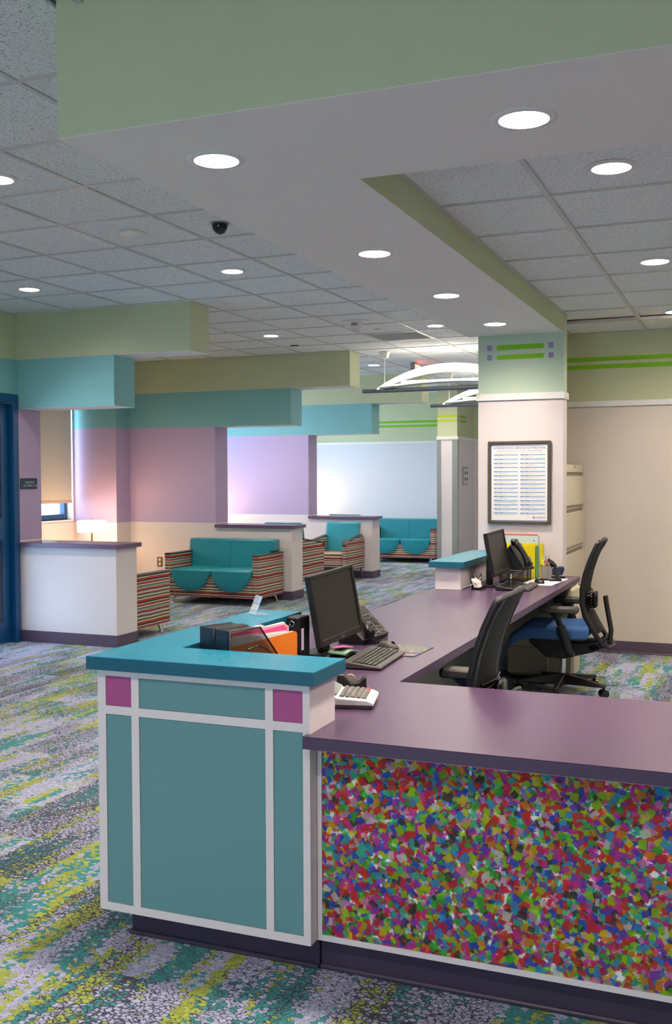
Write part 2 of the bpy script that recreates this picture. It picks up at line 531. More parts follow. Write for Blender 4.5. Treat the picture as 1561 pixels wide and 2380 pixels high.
# wall with the blue door and, further towards the camera, a big window
mb = MB()
bands(mb, -6.34, -6.25, -3.2, 6.42)
mb.box(-6.34, -6.25, 6.42, 7.58, 2.22, B2, 2); mb.box(-6.34, -6.25, 6.42, 7.58, B2, 3.02, 3)
bands(mb, -6.34, -6.25, 7.58, 7.66)
struct(mb.build('wall_left', BANDS))
def window_unit(name, x, y0, y1, z0, z1, mull, sill=True):
    mb = MB(); w = .07
    for a, b in ((y0, y0 + w), (y1 - w, y1)): mb.box(x - .05, x + .03, a, b, z0, z1, b=.004)
    mb.box(x - .05, x + .03, y0 + w, y1 - w, z0, z0 + w, b=.004); mb.box(x - .05, x + .03, y0 + w, y1 - w, z1 - w, z1, b=.004)
    o = struct(mb.build(name, M_DOOR))
    for q in mull:
        k = MB(); k.box(x - .045, x + .025, q - .03, q + .03, z0 + w, z1 - w, b=.004); k.build('mullion', M_DOOR, o)
    k = MB(); k.box(x - .02, x - .014, y0 + w, y1 - w, z0 + w, z1 - w); k.build('pane', M_GLASS, o)
    if sill:
        k = MB(); k.box(x, x + .13, y0 - .02, y1, z0 - .025, z0, b=.006); k.build('window_sill', M_WHITE, o)
    return o

# door
o = link('door_1', None, None, (-6.25, 0, 0)); struct(o)
k = MB()
k.box(-.09, .035, 7.56, 7.635, 0, 2.262, b=.005); k.box(-.09, .035, 6.365, 6.44, 0, 2.262, b=.005); k.box(-.09, .035, 6.44, 7.56, 2.18, 2.262, b=.005)
k.build('door_frame', M_DOOR, o)
k = MB()
k.box(-.085, -.02, 7.40, 7.555, .01, 2.175, b=.004); k.box(-.075, -.02, 6.445, 6.57, .01, 2.175, b=.004)
for a, b in ((.01, .20), (.94, 1.14), (1.99, 2.175)): k.box(-.075, -.02, 6.57, 7.40, a, b, b=.004)
k.build('door_leaf', M_DOOR, o)
for a, b in ((.20, .94), (1.14, 1.99)):
    k = MB(); k.box(-.083, -.077, 6.57, 7.40, a, b); k.build('door_glass', M_TINT, o)
for a, b in ((.20, .94), (1.14, 1.99)):
    k = MB(); k.box(-.0205, -.0165, 7.44, 7.452, a, b, b=.0015); k.box(-.0205, -.0195, 7.40, 7.44, a, b); k.build('door_molding', M_DOOR_D, o)  # opaque dark strips on the stile, in place of the recessed edge
k = MB(); k.cyl((-.02, 6.51, 1.0), (.03, 6.51, 1.0), .012); k.cyl((.03, 6.51, 1.0), (.03, 6.62, 1.0), .01); k.build('door_handle', M_CHROME, o, 40)

# exterior wall of the seating bays with windows
mb = MB()
wins = ((8.8, 11.06), (11.9, 14.0), (14.8, 17.1))
ys = [7.5] + [q for w in wins for q in w] + [18.2]
for i in range(0, len(ys), 2): bands(mb, -8.45, -8.15, ys[i], ys[i + 1])
for a, b in wins:
    mb.box(-8.45, -8.15, a, b, 0, .93, 0); mb.box(-8.45, -8.15, a, b, .93, .965, 1); mb.box(-8.45, -8.15, a, b, 2.52, B2, 2); mb.box(-8.45, -8.15, a, b, B2, 3.02, 3)
struct(mb.build('wall_exterior', BANDS))
for i, (a, b) in enumerate(wins):
    window_unit('window_%d' % (i + 1), -8.27, a, b, .965, 2.52, (a + (b - a) * .36, a + (b - a) * .70))
mb = MB(); mb.box(-8.245, -8.146, 11.045, 11.0605, .965, 2.52); struct(mb.build('trim_1', M_TRIM))
mb = MB(); bands(mb, -8.15, -7.5, 11.073, 11.383); struct(mb.build('wall_column', BANDS))
mb = MB(); bands(mb, -8.15, -6.4, 7.50, 7.66); struct(mb.build('wall_behind', BANDS))

# the three bay walls: jamb, half wall with cap, and two stepped headers
def bay(name, y, x_in, x_jamb):
    t = .325
    k = MB(); k.box(x_in, x_jamb, y, y + t, 0, .93, 0); k.box(x_in, x_jamb, y, y + t, .93, B1, 1)
    w = struct(k.build(name, [M_CREAM, M_PINK]))
    k = MB(); k.box(x_jamb, -5.20, y, y + t, 0, .873); k.build('half_wall', M_CREAM, w)
    k = MB(); k.box(x_jamb, -5.165, y - .035, y + t + .035, .873, .912, b=.003); k.build('wall_cap', M_CAP, w)
    k = MB(); k.box(x_in, -5.20, y, y + t, B1, B2, 0); k.build('lower_header', [M_TEALW], w)
    k = MB(); k.box(x_in, -5.20, y + .002, y + t - .002, B1 - .002, B1); k.build('header_underside', M_SOFFIT, w)
    k = MB(); k.box(x_in, -4.432, y, y + t, B2, 3.02, 0); k.build('upper_header', [M_SAGE], w)
    k = MB(); k.box(-5.20, -4.434, y + .002, y + t - .002, B2 - .002, B2); k.build('header_underside', M_SOFFIT, w)
    k = MB()
    for q in ((x_in, -5.19, y - .008, y), (x_in, -5.19, y + t, y + t + .008), (-5.20, -5.19, y, y + t)): k.box(*q, 0, .105, b=.003)
    k.build('baseboard', M_BASE, w)
    return w
bay('wall_near_bay', 7.66, -6.40, -6.25)
bay('wall_middle_bay', 11.383, -8.15, -6.245)
bay('wall_distant_bay', 14.24, -8.15, -6.22)

# far wall, far pillar and the hallway beyond
def stripes_on(parent, xs, y, zs, mat=M_LIME, th=.0012, name='painted_stripe'):
    for z0, z1 in zs:
        k = MB(); k.box(xs[0], xs[1], y - th, y, z0, z1); k.build(name, mat, parent)
STZ = ((2.467, 2.504), (2.394, 2.429))
mb = MB(); mb.box(-8.45, -4.475, 17.7, 17.85, 0, 2.10, 0); mb.box(-8.45, -4.475, 17.7, 17.85, 2.10, 3.02, 1)
wf = struct(mb.build('wall_far', [flat('pale_blue_white_paint', 'DCDFE4', .6, .3), M_SAGE]))
stripes_on(wf, (-8.15, -4.475), 17.7, STZ)
k = MB(); k.box(-8.15, -4.48, 17.685, 17.7, 2.09, 2.14, b=.003); k.build('trim', M_TRIM, wf)
k = MB(); k.box(-8.15, -4.48, 17.69, 17.7, 0, .105, b=.003); k.build('baseboard', M_BASE, wf)

mb = MB(); mb.box(-4.812, -4.475, 16.3, 17.7, 0, 2.11, 0); mb.box(-4.812, -4.475, 16.3, 17.7, 2.11, 3.02, 1)
p2 = struct(mb.build('pillar', [M_WHITE, M_SAGE]))
stripes_on(p2, (-4.812, -4.475), 16.3, STZ, flat('yellow_green_paint', 'BFD43A', .6, .3))
k = MB(); k.box(-4.827, -4.46, 16.285, 17.6, 2.10, 2.155, b=.003); k.build('trim', M_TRIM, p2)
for a, b, c, d in ((-4.818, -4.745, 16.294, 16.30), (-4.56, -4.469, 16.294, 16.30), (-4.475, -4.469, 16.30, 16.37)):
    k = MB(); k.box(a, b, c, d, .1, 2.10); k.build('corner_guard', M_STEEL, p2)
for y0, y1 in ((16.40, 16.43), (16.50, 16.80), (16.87, 16.90)):
    for z0, z1 in STZ:
        k = MB(); k.box(-4.475, -4.4735, y0, y1, z0, z1); k.build('painted_stripe', M_LIME if y1 - y0 > .1 else M_MAUVE, p2)
k = MB(); k.box(-4.475, -4.46, 16.62, 16.95, 1.35, 1.66, b=.004); k.build('wall_plate', M_STEEL, p2)
k = MB(); k.box(-4.46, -4.455, 16.66, 16.92, 1.38, 1.63, b=.003)
for a in (16.70, 16.83):
    for z in (1.43, 1.53): k.box(-4.456, -4.452, a, a + .05, z, z + .05, 1)
k.build('plate_inlay', [M_PLASTIC_W, M_CHAR], p2)
k = MB(); k.box(-4.475, -4.468, 16.36, 16.44, 1.13, 1.25, b=.002); k.box(-4.468, -4.460, 16.39, 16.41, 1.17, 1.21, b=.002); k.build('wall_switch', M_PLASTIC_W, p2)
mb = MB(); mb.box(-4.475, -1.98, 17.35, 17.5, 0, 2.10, 0); mb.box(-4.475, -1.98, 17.35, 17.5, 2.10, 3.02, 1)
wh = struct(mb.build('wall_hall', [M_CREAM, M_SAGE]))
k = MB(); k.box(-4.475, -1.98, 17.335, 17.35, 2.09, 2.14, b=.003); k.build('trim', M_TRIM, wh)
for x0 in (-4.33, -4.14):
    for z0, z1 in STZ:
        k = MB(); k.box(x0, x0 + .04, 17.3488, 17.35, z0, z1); k.build('painted_square', M_MAUVE, wh)

# wall of the office nook on the right, and walls that only close the room
mb = MB(); mb.box(-1.98, 4.2, 8.955, 9.1, 0, 2.10, 0); mb.box(-1.98, 4.2, 8.955, 9.1, 2.10, 3.02, 1)
wr = struct(mb.build('wall_right', [flat('warm_white_paint', 'DCD2C8', .6, .3, grain=.1, gscale=260, vary=.03, vscale=2.5), M_SAGE]))
stripes_on(wr, (-1.85, 4.0), 8.955, ((2.471, 2.507), (2.406, 2.442)))
k = MB(); k.box(-1.85, 4.1, 8.94, 8.955, 2.086, 2.134, b=.003); k.build('trim', M_TRIM, wr)
k = MB(); k.box(-1.25, 4.1, 8.945, 8.955, 0, .10, b=.003); k.box(-1.25, 4.1, 8.93, 8.945, 0, .012, b=.003); k.build('baseboard', M_BASE, wr)
mb = MB(); mb.box(-1.98, -1.86, 7.99, 17.4, 0, 3.02); struct(mb.build('wall_inner', M_CREAM))
mb = MB(); mb.box(4.05, 4.2, -3.2, 9.1, 0, 3.02); struct(mb.build('wall_side', M_WHITE))
mb = MB()
for q in ((-6.4, -3.2, 0, 3.02), (-1.0, 4.2, 0, 3.02), (-3.2, -1.0, 0, .7), (-3.2, -1.0, 2.2, 3.02)): mb.box(q[0], q[1], -3.2, -3.05, q[2], q[3])
struct(mb.build('wall_back', M_WHITE))
k = MB()
for q in ((-3.2, -3.14, .7, 2.2), (-1.06, -1.0, .7, 2.2), (-3.14, -1.06, .7, .76), (-3.14, -1.06, 2.14, 2.2)): k.box(q[0], q[1], -3.17, -3.10, q[2], q[3], b=.004)
wo = struct(k.build('window_4', M_DOOR))  # window added behind the camera to brighten the surfaces facing it
k = MB(); k.box(-3.14, -1.06, -3.14, -3.134, .76, 2.14); k.build('pane', M_GLASS, wo)

# the pillar with the framed notice
mb = MB(); mb.box(-1.982, -1.329, 7.83, 7.99, 0, 2.10, 0); mb.box(-1.982, -1.329, 7.83, 7.99, 2.10, 3.02, 1)
p1 = struct(mb.build('pillar', [paint('pillar_white_paint', 'DDD5D5'), paint('pale_sage_paint', 'BDD2BE')]))
for a, b in STZ:
    k = MB(); k.box(-1.836, -1.477, 7.8288, 7.83, a, b); k.build('painted_stripe', M_LIME, p1)
    for x0, x1 in ((-1.912, -1.875), (-1.441, -1.403)):
        k = MB(); k.box(x0, x1, 7.8288, 7.83, a - .002, b + .004); k.build('painted_square', M_MAUVE, p1)
k = MB(); k.box(-1.996, -1.315, 7.816, 8.0, 2.081, 2.133, b=.003); k.build('trim', M_TRIM, p1)

# ------------------------------------------------------------------ ceilings
mb = MB(); mb.box(-8.6, 4.2, -3.2, 20.2, 3.02, 3.12); ceil = struct(mb.build('ceiling', M_SOFFIT))
mb = MB(); mb.box(-1.86, 4.05, 3.5, 8.955, RZ + .03, RZ + .06); ceil_r = struct(mb.build('ceiling_right', M_SOFFIT))
TILE = {}
def tile(parent, x0, x1, y0, y1, z):
    w, d = round(x1 - x0 - .022, 3), round(y1 - y0 - .022, 3)
    if w < .03 or d < .03: return
    if (w, d) not in TILE:
        k = MB(); k.box(-w / 2, w / 2, -d / 2, d / 2, 0, .016, b=.003); TILE[(w, d)] = k.mesh('ceiling_tile', M_TILE)
    link('ceiling_tile', TILE[(w, d)], parent, ((x0 + x1) / 2, (y0 + y1) / 2, z + .003))
def grid(parent, X, Y, z, regions, skip=()):
    for i in range(len(X) - 1):
        for j in range(len(Y) - 1):
            if (i, j) in skip: continue
            for rx0, rx1, ry0, ry1 in regions:
                a, b, c, d = max(X[i], rx0), min(X[i + 1], rx1), max(Y[j], ry0), min(Y[j + 1], ry1)
                if b - a > .05 and d - c > .05: tile(parent, a, b, c, d, z); break
    for q in X:
        for rx0, rx1, ry0, ry1 in regions:
            if rx0 + .01 < q < rx1 - .01:
                k = MB(); k.box(q - .012, q + .012, ry0, ry1, z - .003, z + .02); k.build('ceiling_tee', M_TEE, parent)
    for q in Y:
        for rx0, rx1, ry0, ry1 in regions:
            if ry0 + .01 < q < ry1 - .01:
                k = MB(); k.box(rx0, rx1, q - .012, q + .012, z - .0025, z + .02); k.build('ceiling_tee', M_TEE, parent)
XL = [-3.19 + .61 * i for i in range(-9, 6)]
YL = [5.075 + .63 * j for j in range(-7, 21)]
gi, gj = 8, 15                                                   # the bay of the return grille
regs = [(-6.25, -2.06, 1.2, 7.66), (-2.06, -.3, 1.2, 2.74), (-8.15, -1.98, 7.985, 11.383), (-8.15, -1.98, 11.708, 14.24), (-8.15, -1.98, 14.565, 17.7),
        (-4.432, -2.06, 7.66, 7.985), (-4.432, -1.98, 11.383, 11.708), (-4.432, -1.98, 14.24, 14.565)]
def merged_grid():
    X, Y = XL, YL
    # one tile per bay, cut only where a header or the soffit stands in it
    for i in range(len(X) - 1):
        for j in range(len(Y) - 1):
            if (i, j) == (gi, gj): continue
            x0, x1, y0, y1 = X[i], X[i + 1], Y[j], Y[j + 1]
            cxm, cym = (x0 + x1) / 2, (y0 + y1) / 2
            if x1 < -8.15 or x0 > -.3: continue
            x0 = max(x0, -8.15)
            if cym < 2.74:
                if x0 < -6.25: x0 = max(x0, -6.25)
                y1 = min(y1, 2.74) if cxm > -2.06 else y1
                if cxm > -.2: continue
            elif cym < 7.83:
                x1 = min(x1, -2.06)
                if cym < 7.6: x0 = max(x0, -6.25)
            else:
                x1 = min(x1, -1.98)
            if x1 - x0 > .05 and y1 - y0 > .05: tile(ceil, x0, x1, y0, y1, CZ)
    for q in X:
        y0 = 1.2
        if -8.15 < q < -.3:
            a = 7.66 if q < -6.25 else y0
            b = 17.7 if q < -1.98 else 2.74
            k = MB(); k.box(q - .012, q + .012, a, b, CZ - .003, CZ + .02); k.build('ceiling_tee', M_TEE, ceil)
    for q in Y:
        a, b = (-6.25 if q < 7.66 else -8.15), (-.3 if q < 2.74 else (-2.06 if q < 7.83 else -1.98))
        k = MB(); k.box(a, b, q - .012, q + .012, CZ - .0025, CZ + .02); k.build('ceiling_tee', M_TEE, ceil)
merged_grid()
XR = [-.836 + .63 * i for i in range(-2, 4)]
YR = [4.51 + .64 * j for j in range(-2, 8)]
grid(ceil_r, XR, YR, RZ, [(-1.33, .9, 3.53, 7.99), (-1.86, .9, 7.99, 8.94)])
k = MB(); k.box(-1.33, 4.0, 8.925, 8.955, RZ - .004, RZ + .02); k.build('ceiling_tee', M_TEE, ceil_r)
k = MB(); k.box(-1.33, -1.308, 3.53, 7.85, RZ - .004, RZ + .02); k.build('ceiling_tee', M_TEE, ceil_r)

# dropped L-shaped soffit
mb = MB()
L = [(-2.061, 2.74), (4.05, 2.74), (4.05, 3.526), (-1.33, 3.526), (-1.33, 7.83), (-2.061, 7.83)]
mb.prism(L, 2, SB + .002, 3.02)
sof = struct(mb.build('ceiling_soffit', M_SAGE))
mb = MB(); mb.prism([(-2.059, 2.742), (4.05, 2.742), (4.05, 3.524), (-1.332, 3.524), (-1.332, 7.828), (-2.059, 7.828)], 2, SB, SB + .002); mb.build('soffit_underside', M_SOFFIT, sof)

# ------------------------------------------------------------------ reception counter
PF = 2.781                       # front plane of the white cabinet
DZ = .736                        # desk height
TZ = .926                        # raised counter height
cab = thing('counter_cabinet', 'white counter end cabinet with grey teal and magenta inset panels', 'cabinet', (-1.59, 2.88, 0))
ox, oy = -1.59, 2.88
def loc_box(k, x0, x1, y0, y1, z0, z1, m=0, b=0, o=(ox, oy)): k.box(x0 - o[0], x1 - o[0], y0 - o[1], y1 - o[1], z0, z1, m, b); return k
k = MB(); loc_box(k, -1.964, -1.215, PF + .006, 2.979, .095, .882); loc_box(k, -1.964, -1.80, 2.979, 3.96, .095, .882); k.build('cabinet_body', M_WHITE, cab)
XS = (-1.964, -1.934, -1.837, -1.809, -1.362, -1.336, -1.238, -1.215)
ZS = (.095, .121, .738, .765, .862, .882)
k = MB()
for a, b in ((0, 1), (2, 3), (4, 5), (6, 7)): loc_box(k, XS[a], XS[b], PF, PF + .006, ZS[0], ZS[5])
for a, b in ((0, 1), (2, 3), (4, 5)):
    for c, d in ((1, 2), (3, 4), (5, 6)): loc_box(k, XS[c], XS[d], PF, PF + .006, ZS[a], ZS[b])
k.build('face_frame', M_WHITE, cab)
for c, d in ((1, 2), (3, 4), (5, 6)):
    for z0, z1 in ((.121, .738), (.765, .862)):
        mg = z0 > .5 and c != 3
        k = MB(); loc_box(k, XS[c] + .0008, XS[d] - .0008, PF + .002, PF + .0058, z0 + .0008, z1 - .0008, b=.0015)
        o = k.build('inset_panel', M_MAGENTA if mg else M_INSET, cab)
        if mg: o['label'] = 'square magenta panel'
k = MB(); loc_box(k, -1.885, -1.215, 2.846, 2.96, 0, .095); loc_box(k, -1.893, -1.215, 2.834, 2.96, 0, .014, b=.004); k.build('toe_kick', M_BASE_D, cab)

front = thing('chip_panel_counter', 'long white counter front holding a panel of translucent colour chips', 'counter', (-.2, 2.85, 0))
o2 = (-.2, 2.85)
X1 = 1.6
k = MB()
loc_box(k, -1.213, X1, 2.838, 2.90, .095, .697, o=o2)
loc_box(k, -1.213, X1, 2.83, 2.838, .095, .112, o=o2); loc_box(k, -1.213, -1.199, 2.83, 2.838, .112, .697, o=o2); loc_box(k, -1.199, X1, 2.83, 2.838, .674, .697, o=o2)
k.build('panel_frame', M_WHITE, front)
k = MB(); loc_box(k, -1.213, X1, 2.858, 2.90, 0, .095, o=o2); loc_box(k, -1.213, X1, 2.842, 2.90, 0, .014, b=.004, o=o2); k.build('toe_kick', M_BASE_D, front)
k = MB(); loc_box(k, -1.1985, X1, 2.8362, 2.838, .1125, .6735, o=o2)
bk = k.build('chip_panel', flat('chip_panel_white', 'F4F1EC', .5, .4), front)
CH = ['E04034', 'DE2F49', 'EE8A2A', 'E9CF2C', '96CC28', '3FB03A', '45B795', '3F93CF', '3252BE', '7446B4', 'C93E9C', 'E58BB4', '4A4640', 'E9E4DA']
chm = []
for i, h in enumerate(CH):
    t = NT('colour_chip_%d' % i); c = lin(h)
    df = t.new('ShaderNodeBsdfDiffuse'); df.inputs[0].default_value = (*[min(1, q * 1.75 + .03) for q in c], 1)
    tr = t.new('ShaderNodeBsdfTransparent'); tr.inputs[0].default_value = (*[.26 + .74 * q ** .5 for q in c], 1)
    mx = t.new('ShaderNodeMixShader'); mx.inputs[0].default_value = .66
    t.t.links.new(df.outputs[0], mx.inputs[1]); t.t.links.new(tr.outputs[0], mx.inputs[2])
    t.t.links.new(mx.outputs[0], t.out.inputs[0]); chm.append(t.mat)
rnd = random.Random(5)
k = MB()
wts = [10, 8, 6, 4, 9, 8, 6, 7, 6, 7, 9, 5, 6, 4]
x0c, x1c, z0c, z1c = -1.1985, .35, .1125, .6735
for i in range(12000):
    x, z = rnd.uniform(x0c - .01, x1c + .01), rnd.uniform(z0c - .01, z1c + .01)
    a = rnd.uniform(0, PI); w = rnd.uniform(.0065, .0150); h = w * rnd.uniform(.45, .95)
    pts = []
    for sx, sz in ((-1, -1), (1, -1), (1, 1), (-1, 1)):
        px_, pz_ = sx * w * rnd.uniform(.8, 1.1), sz * h * rnd.uniform(.8, 1.1)
        X_, Z_ = x + px_ * math.cos(a) - pz_ * math.sin(a), z + px_ * math.sin(a) + pz_ * math.cos(a)
        pts.append((min(max(X_, x0c), x1c) - o2[0], 2.8361 - rnd.random() * .0000 - .0040 * i / 12000 - o2[1], min(max(Z_, z0c), z1c)))
    y = pts[0][1]
    k.add(pts, [(0, 1, 2, 3)], rnd.choices(range(14), wts)[0])
ch = k.build('colour_chips', chm, front); ch['kind'] = 'stuff'

# purple worktop: front run and desk run in one L, with an edge band
def slab(name, label, cat, poly, z0, z1, m_top, m_edge, base):
    t = thing(name, label, cat, (base[0], base[1], z0))
    P = [(x - base[0], y - base[1]) for x, y in poly]
    k = MB(); k.prism(P, 2, 0, z1 - z0 - .003, 0)
    k.build('edge_band', m_edge, t)
    k = MB()
    cxm = sum(p[0] for p in P) / len(P)
    k.prism(P, 2, z1 - z0 - .003, z1 - z0, 0)
    k.build('laminate_top', m_top, t)
    return t
slab('worktop', 'large L-shaped purple laminate desk worktop', 'worktop', [(-1.225, 2.75), (1.7, 2.75), (1.7, 3.616), (-1.215, 3.616), (-1.215, 7.93), (-1.329, 7.93), (-1.329, 7.828), (-2.02, 7.828), (-2.02, 3.962), (-1.798, 3.962), (-1.798, 2.981), (-1.213, 2.981), (-1.213, 2.779), (-1.225, 2.779)], .698, DZ, M_PURPLE, M_PURPLE_E, (-1.3, 4.0))
slab('transaction_shelf', 'teal laminate top on the near raised counter, L-shaped', 'counter top', [(-1.99, 2.756), (-1.19, 2.756), (-1.19, 3.010), (-1.782, 3.010), (-1.782, 3.995), (-1.99, 3.995)], .884, TZ, M_TEAL, M_TEAL_E, (-1.85, 3.0))
far_r = thing('counter_riser', 'short white box on the purple desk carrying the far teal shelf', 'riser', (-1.91, 7.2, DZ))
k = MB(); k.box(-.086, .09, -.49, .627, .001, .149); k.build('riser_body', M_WHITE, far_r)
k = MB(); k.box(.09, .096, -.49, .627, 0.001, .012, b=.002); k.box(-.086, .096, -.496, -.49, .001, .008); k.build('caulk_strip', M_TRIM, far_r)
slab('transaction_shelf', 'teal laminate shelf top beside the pillar at the far desk', 'counter top', [(-2.03, 6.67), (-1.788, 6.67), (-1.788, 7.828), (-2.03, 7.828)], .886, TZ, M_TEAL, M_TEAL_E, (-1.9, 7.2))

# under the desk
t = thing('modesty_panel', 'grey green panel closing the desk below the purple worktop', 'panel', (-1.95, 5.5, 0))
k = MB(); k.box(-.02, .02, -1.5, 2.3, 0, .695); k.build('panel_board', flat('grey_green_board', '9FA89C', .6, .3), t)
ped = thing('desk_pedestal', 'cream steel file pedestal under the desk behind the blue chair', 'file cabinet', (-1.46, 7.75, 0))
k = MB(); k.box(-.22, .265, -.24, .07, .03, .69, b=.02); k.build('cabinet_body', M_FILE, ped)
for z0, z1 in ((.05, .245), (.25, .455), (.46, .68)):
    k = MB(); k.box(-.215, .08, -.252, -.24, z0, z1, b=.003); q = k.build('drawer', M_FILE, ped)
k = MB(); k.box(-.2, .21, -.22, .06, 0, .03); k.build('plinth', M_BLACK, ped)
wb = thing('waste_bin', 'black waste bin with a dark liner under the near desk', 'bin', (-1.55, 4.95, 0))
k = MB(); k.lathe([(.12, 0), (.15, .36), (.155, .36), (.15, .34), (.118, .01)], n=20, caps=False); k.build('bin_body', M_BLACK, wb, 40)
k = MB(); rr = random.Random(3)
k.lathe([(.157, .30), (.162, .365), (.150, .372), (.135, .30)], n=20, caps=False)
k.v = [v + Vector((rr.uniform(-.006, .006), rr.uniform(-.006, .006), rr.uniform(-.012, .012))) for v in k.v]
k.build('liner', M_BLACK_G, wb, 40)

# tall lateral file beside the pillar
fc = thing('file_cabinet', 'tall cream lateral file cabinet between pillar and right wall', 'file cabinet', (-1.58, 8.47, 0))
k = MB(); k.box(-.26, .23, -.46, .455, 0, 1.592, b=.004); k.build('cabinet_body', M_FILE, fc)
zz = [.03, .31, .60, .94, 1.265, 1.557]
for i in range(5):
    a, b = zz[i], zz[i + 1] - .022
    k = MB(); k.box(.23, .246, -.452, .45, a, b - .036, b=.002); k.box(.23, .246, -.452, .45, b - .006, b, b=.001); k.box(.23, .236, -.452, .45, b - .036, b - .006); q = k.build('drawer', M_FILE, fc)
    k = MB(); k.box(.236, .2375, -.45, .43, b - .034, b - .008); k.box(.2375, .2495, .30, .36, b - .032, b - .008, 1); k.build('pull_recess', [M_FILE_D, M_STEEL], q)
k = MB(); k.cyl((.23, .02, 1.575), (.236, .02, 1.575), .011, n=16); k.build('lock', M_CHROME, fc, 40)

# ------------------------------------------------------------------ framed notice
nt = thing('framed_notice', 'framed interpretation services notice hanging on the white pillar', 'notice', (-1.659, 7.83, 1.452))
w2, h2 = .241, .316
k = MB()
for a in ((-w2, -w2 + .022, -h2, h2), (w2 - .022, w2, -h2, h2), (-w2 + .022, w2 - .022, h2 - .022, h2), (-w2 + .022, w2 - .022, -h2, -h2 + .022)):
    k.box(a[0], a[1], -.028, -.001, a[2], a[3], b=.004)
k.build('picture_frame', M_BRONZE, nt)
k = MB(); k.box(-w2 + .02, w2 - .02, -.014, -.012, -h2 + .02, h2 - .02); sh = k.build('printed_sheet', M_PAPER, nt)
k = MB()
for a in ((-w2 + .022, -w2 + .026, -h2 + .022, h2 - .022), (w2 - .026, w2 - .022, -h2 + .022, h2 - .022), (-w2 + .022, w2 - .022, h2 - .026, h2 - .022), (-w2 + .022, w2 - .022, -h2 + .022, -h2 + .026)):
    k.box(a[0], a[1], -.0155, -.014, a[2], a[3])
k.build('mat_border', flat('print_mid_blue', '3F74B5', .6, .2), nt)
tz = h2 - .022 - .032
lettering('INTERPRETATION SERVICES NOTIFICATION', .0245, M_BLUETXT, nt, (0, -.0145, tz), FACE_Y, sx=.83)
lettering('This facility provides interpretation services free of charge for Limited English Proficient patients.', .0108, M_BROWNTXT, nt, (0, -.0145, tz - .020), FACE_Y, sx=.84)
lettering('English: Please tell our staff if you need an interpreter; interpretation services are provided at no cost.', .0095, M_GREYTXT, nt, (0, -.0145, tz - .034), FACE_Y, sx=.90)
rr = random.Random(2)
k = MB(); kt = MB(); kg = MB()
for c, (a, b) in enumerate(((-.196, -.010), (.008, .198))):
    for i in range(15):
        z = tz - .052 - i * .0318
        k.box(a, b, -.0149, -.014, z - .0047, z + .0047)
        kt.box(a + .004, a + .004 + rr.uniform(.012, .028), -.0153, -.0149, z - .0016, z + .0016); kt.box(a + .042, a + .042 + rr.uniform(.012, .030), -.0153, -.0149, z - .0016, z + .0016)
        for ln in range(rr.choice((1, 2, 2))):
            zl = z - .011 - ln * .0062; x = a + .008; end = a + rr.uniform(.09, .175)
            while x < end:
                wd = rr.uniform(.003, .010); kg.box(x, min(x + wd, end), -.0145, -.014, zl - .0011, zl + .0011); x += wd + .0018
k.build('heading_bars', M_BLUEBAR, nt)['kind'] = 'stuff'
kt.build('heading_words', M_BLUETXT, nt)['kind'] = 'stuff'
kg.build('text_lines', M_GREYTXT, nt)['kind'] = 'stuff'
lettering('CYRACOM', .0145, M_BLUETXT, nt, (.163, -.0145, -h2 + .048), FACE_Y, sx=1.0)
k = MB()
k.M = Matrix.Translation((.113, 0, -h2 + .048)); ring = [(.0072 * math.cos(q * PI / 10), -.0146, .0072 * math.sin(q * PI / 10)) for q in range(20)]
k.tube(ring, .0013, 6, closed=True); k.box(-.004, .0005, -.0149, -.014, -.003, .003); k.box(.001, .0045, -.0149, -.014, -.001, .003); k.build('logo_mark', M_BLUETXT, nt)

# occupancy sign on the end of the near bay wall
sg = thing('occupancy_sign', 'small dark slate maximum occupancy sign by the blue door', 'sign', (-6.25, 7.80, 1.45))
k = MB(); k.box(.0005, .008, -.118, .118, -.05, .05, b=.002); k.build('sign_plate', flat('slate_sign', '33475A', .5, .3), sg)
ml = flat('sign_letter_grey', 'B9C4CC', .5, .3)
lettering('MAXIMUM', .030, ml, sg, (.0085, .012, .011), FACE_X, sx=.95); lettering('OCCUPANCY 160', .030, ml, sg, (.0085, .012, -.020), FACE_X, sx=.80)

# ------------------------------------------------------------------ lights and devices on the ceilings
def lens_mat():                                  # diffused lens that sends most of its light straight down
    t = NT('downlight_lens'); c = (1.0, .85, .72)
    g = t.new('ShaderNodeNewGeometry'); d = t.new('ShaderNodeVectorMath', operation='DOT_PRODUCT')
    t.put(d.inputs[0], g.outputs['Incoming']); t.put(d.inputs[1], g.outputs['Normal'])
    t.p.inputs['Base Color'].default_value = (*c, 1); t.p.inputs['Emission Color'].default_value = (*c, 1)
    t.put(t.p.inputs['Emission Strength'], t.math('MULTIPLY', t.math('POWER', t.math('MAXIMUM', d.outputs['Value'], 0.0), 2.0), DOWNLIGHT))
    return t.mat
M_LENS = lens_mat()
def make_downlight(label, loc, grp=None):
    t = thing('downlight', label, 'downlight', loc, 0, grp)
    k = MB(); k.lathe([(.074, .0), (.076, -.006), (.094, -.005), (.100, 0), (.100, .002), (.074, .002)], n=32, caps=False); k.build('trim_ring', M_PLASTIC_W, t, 40)
    k = MB(); k.lathe([(.0, -.0035), (.05, -.003), (.0745, -.001), (.0745, .001), (.0, .001)], n=32, caps=False); k.build('lens', M_LENS, t, 40)
    return t
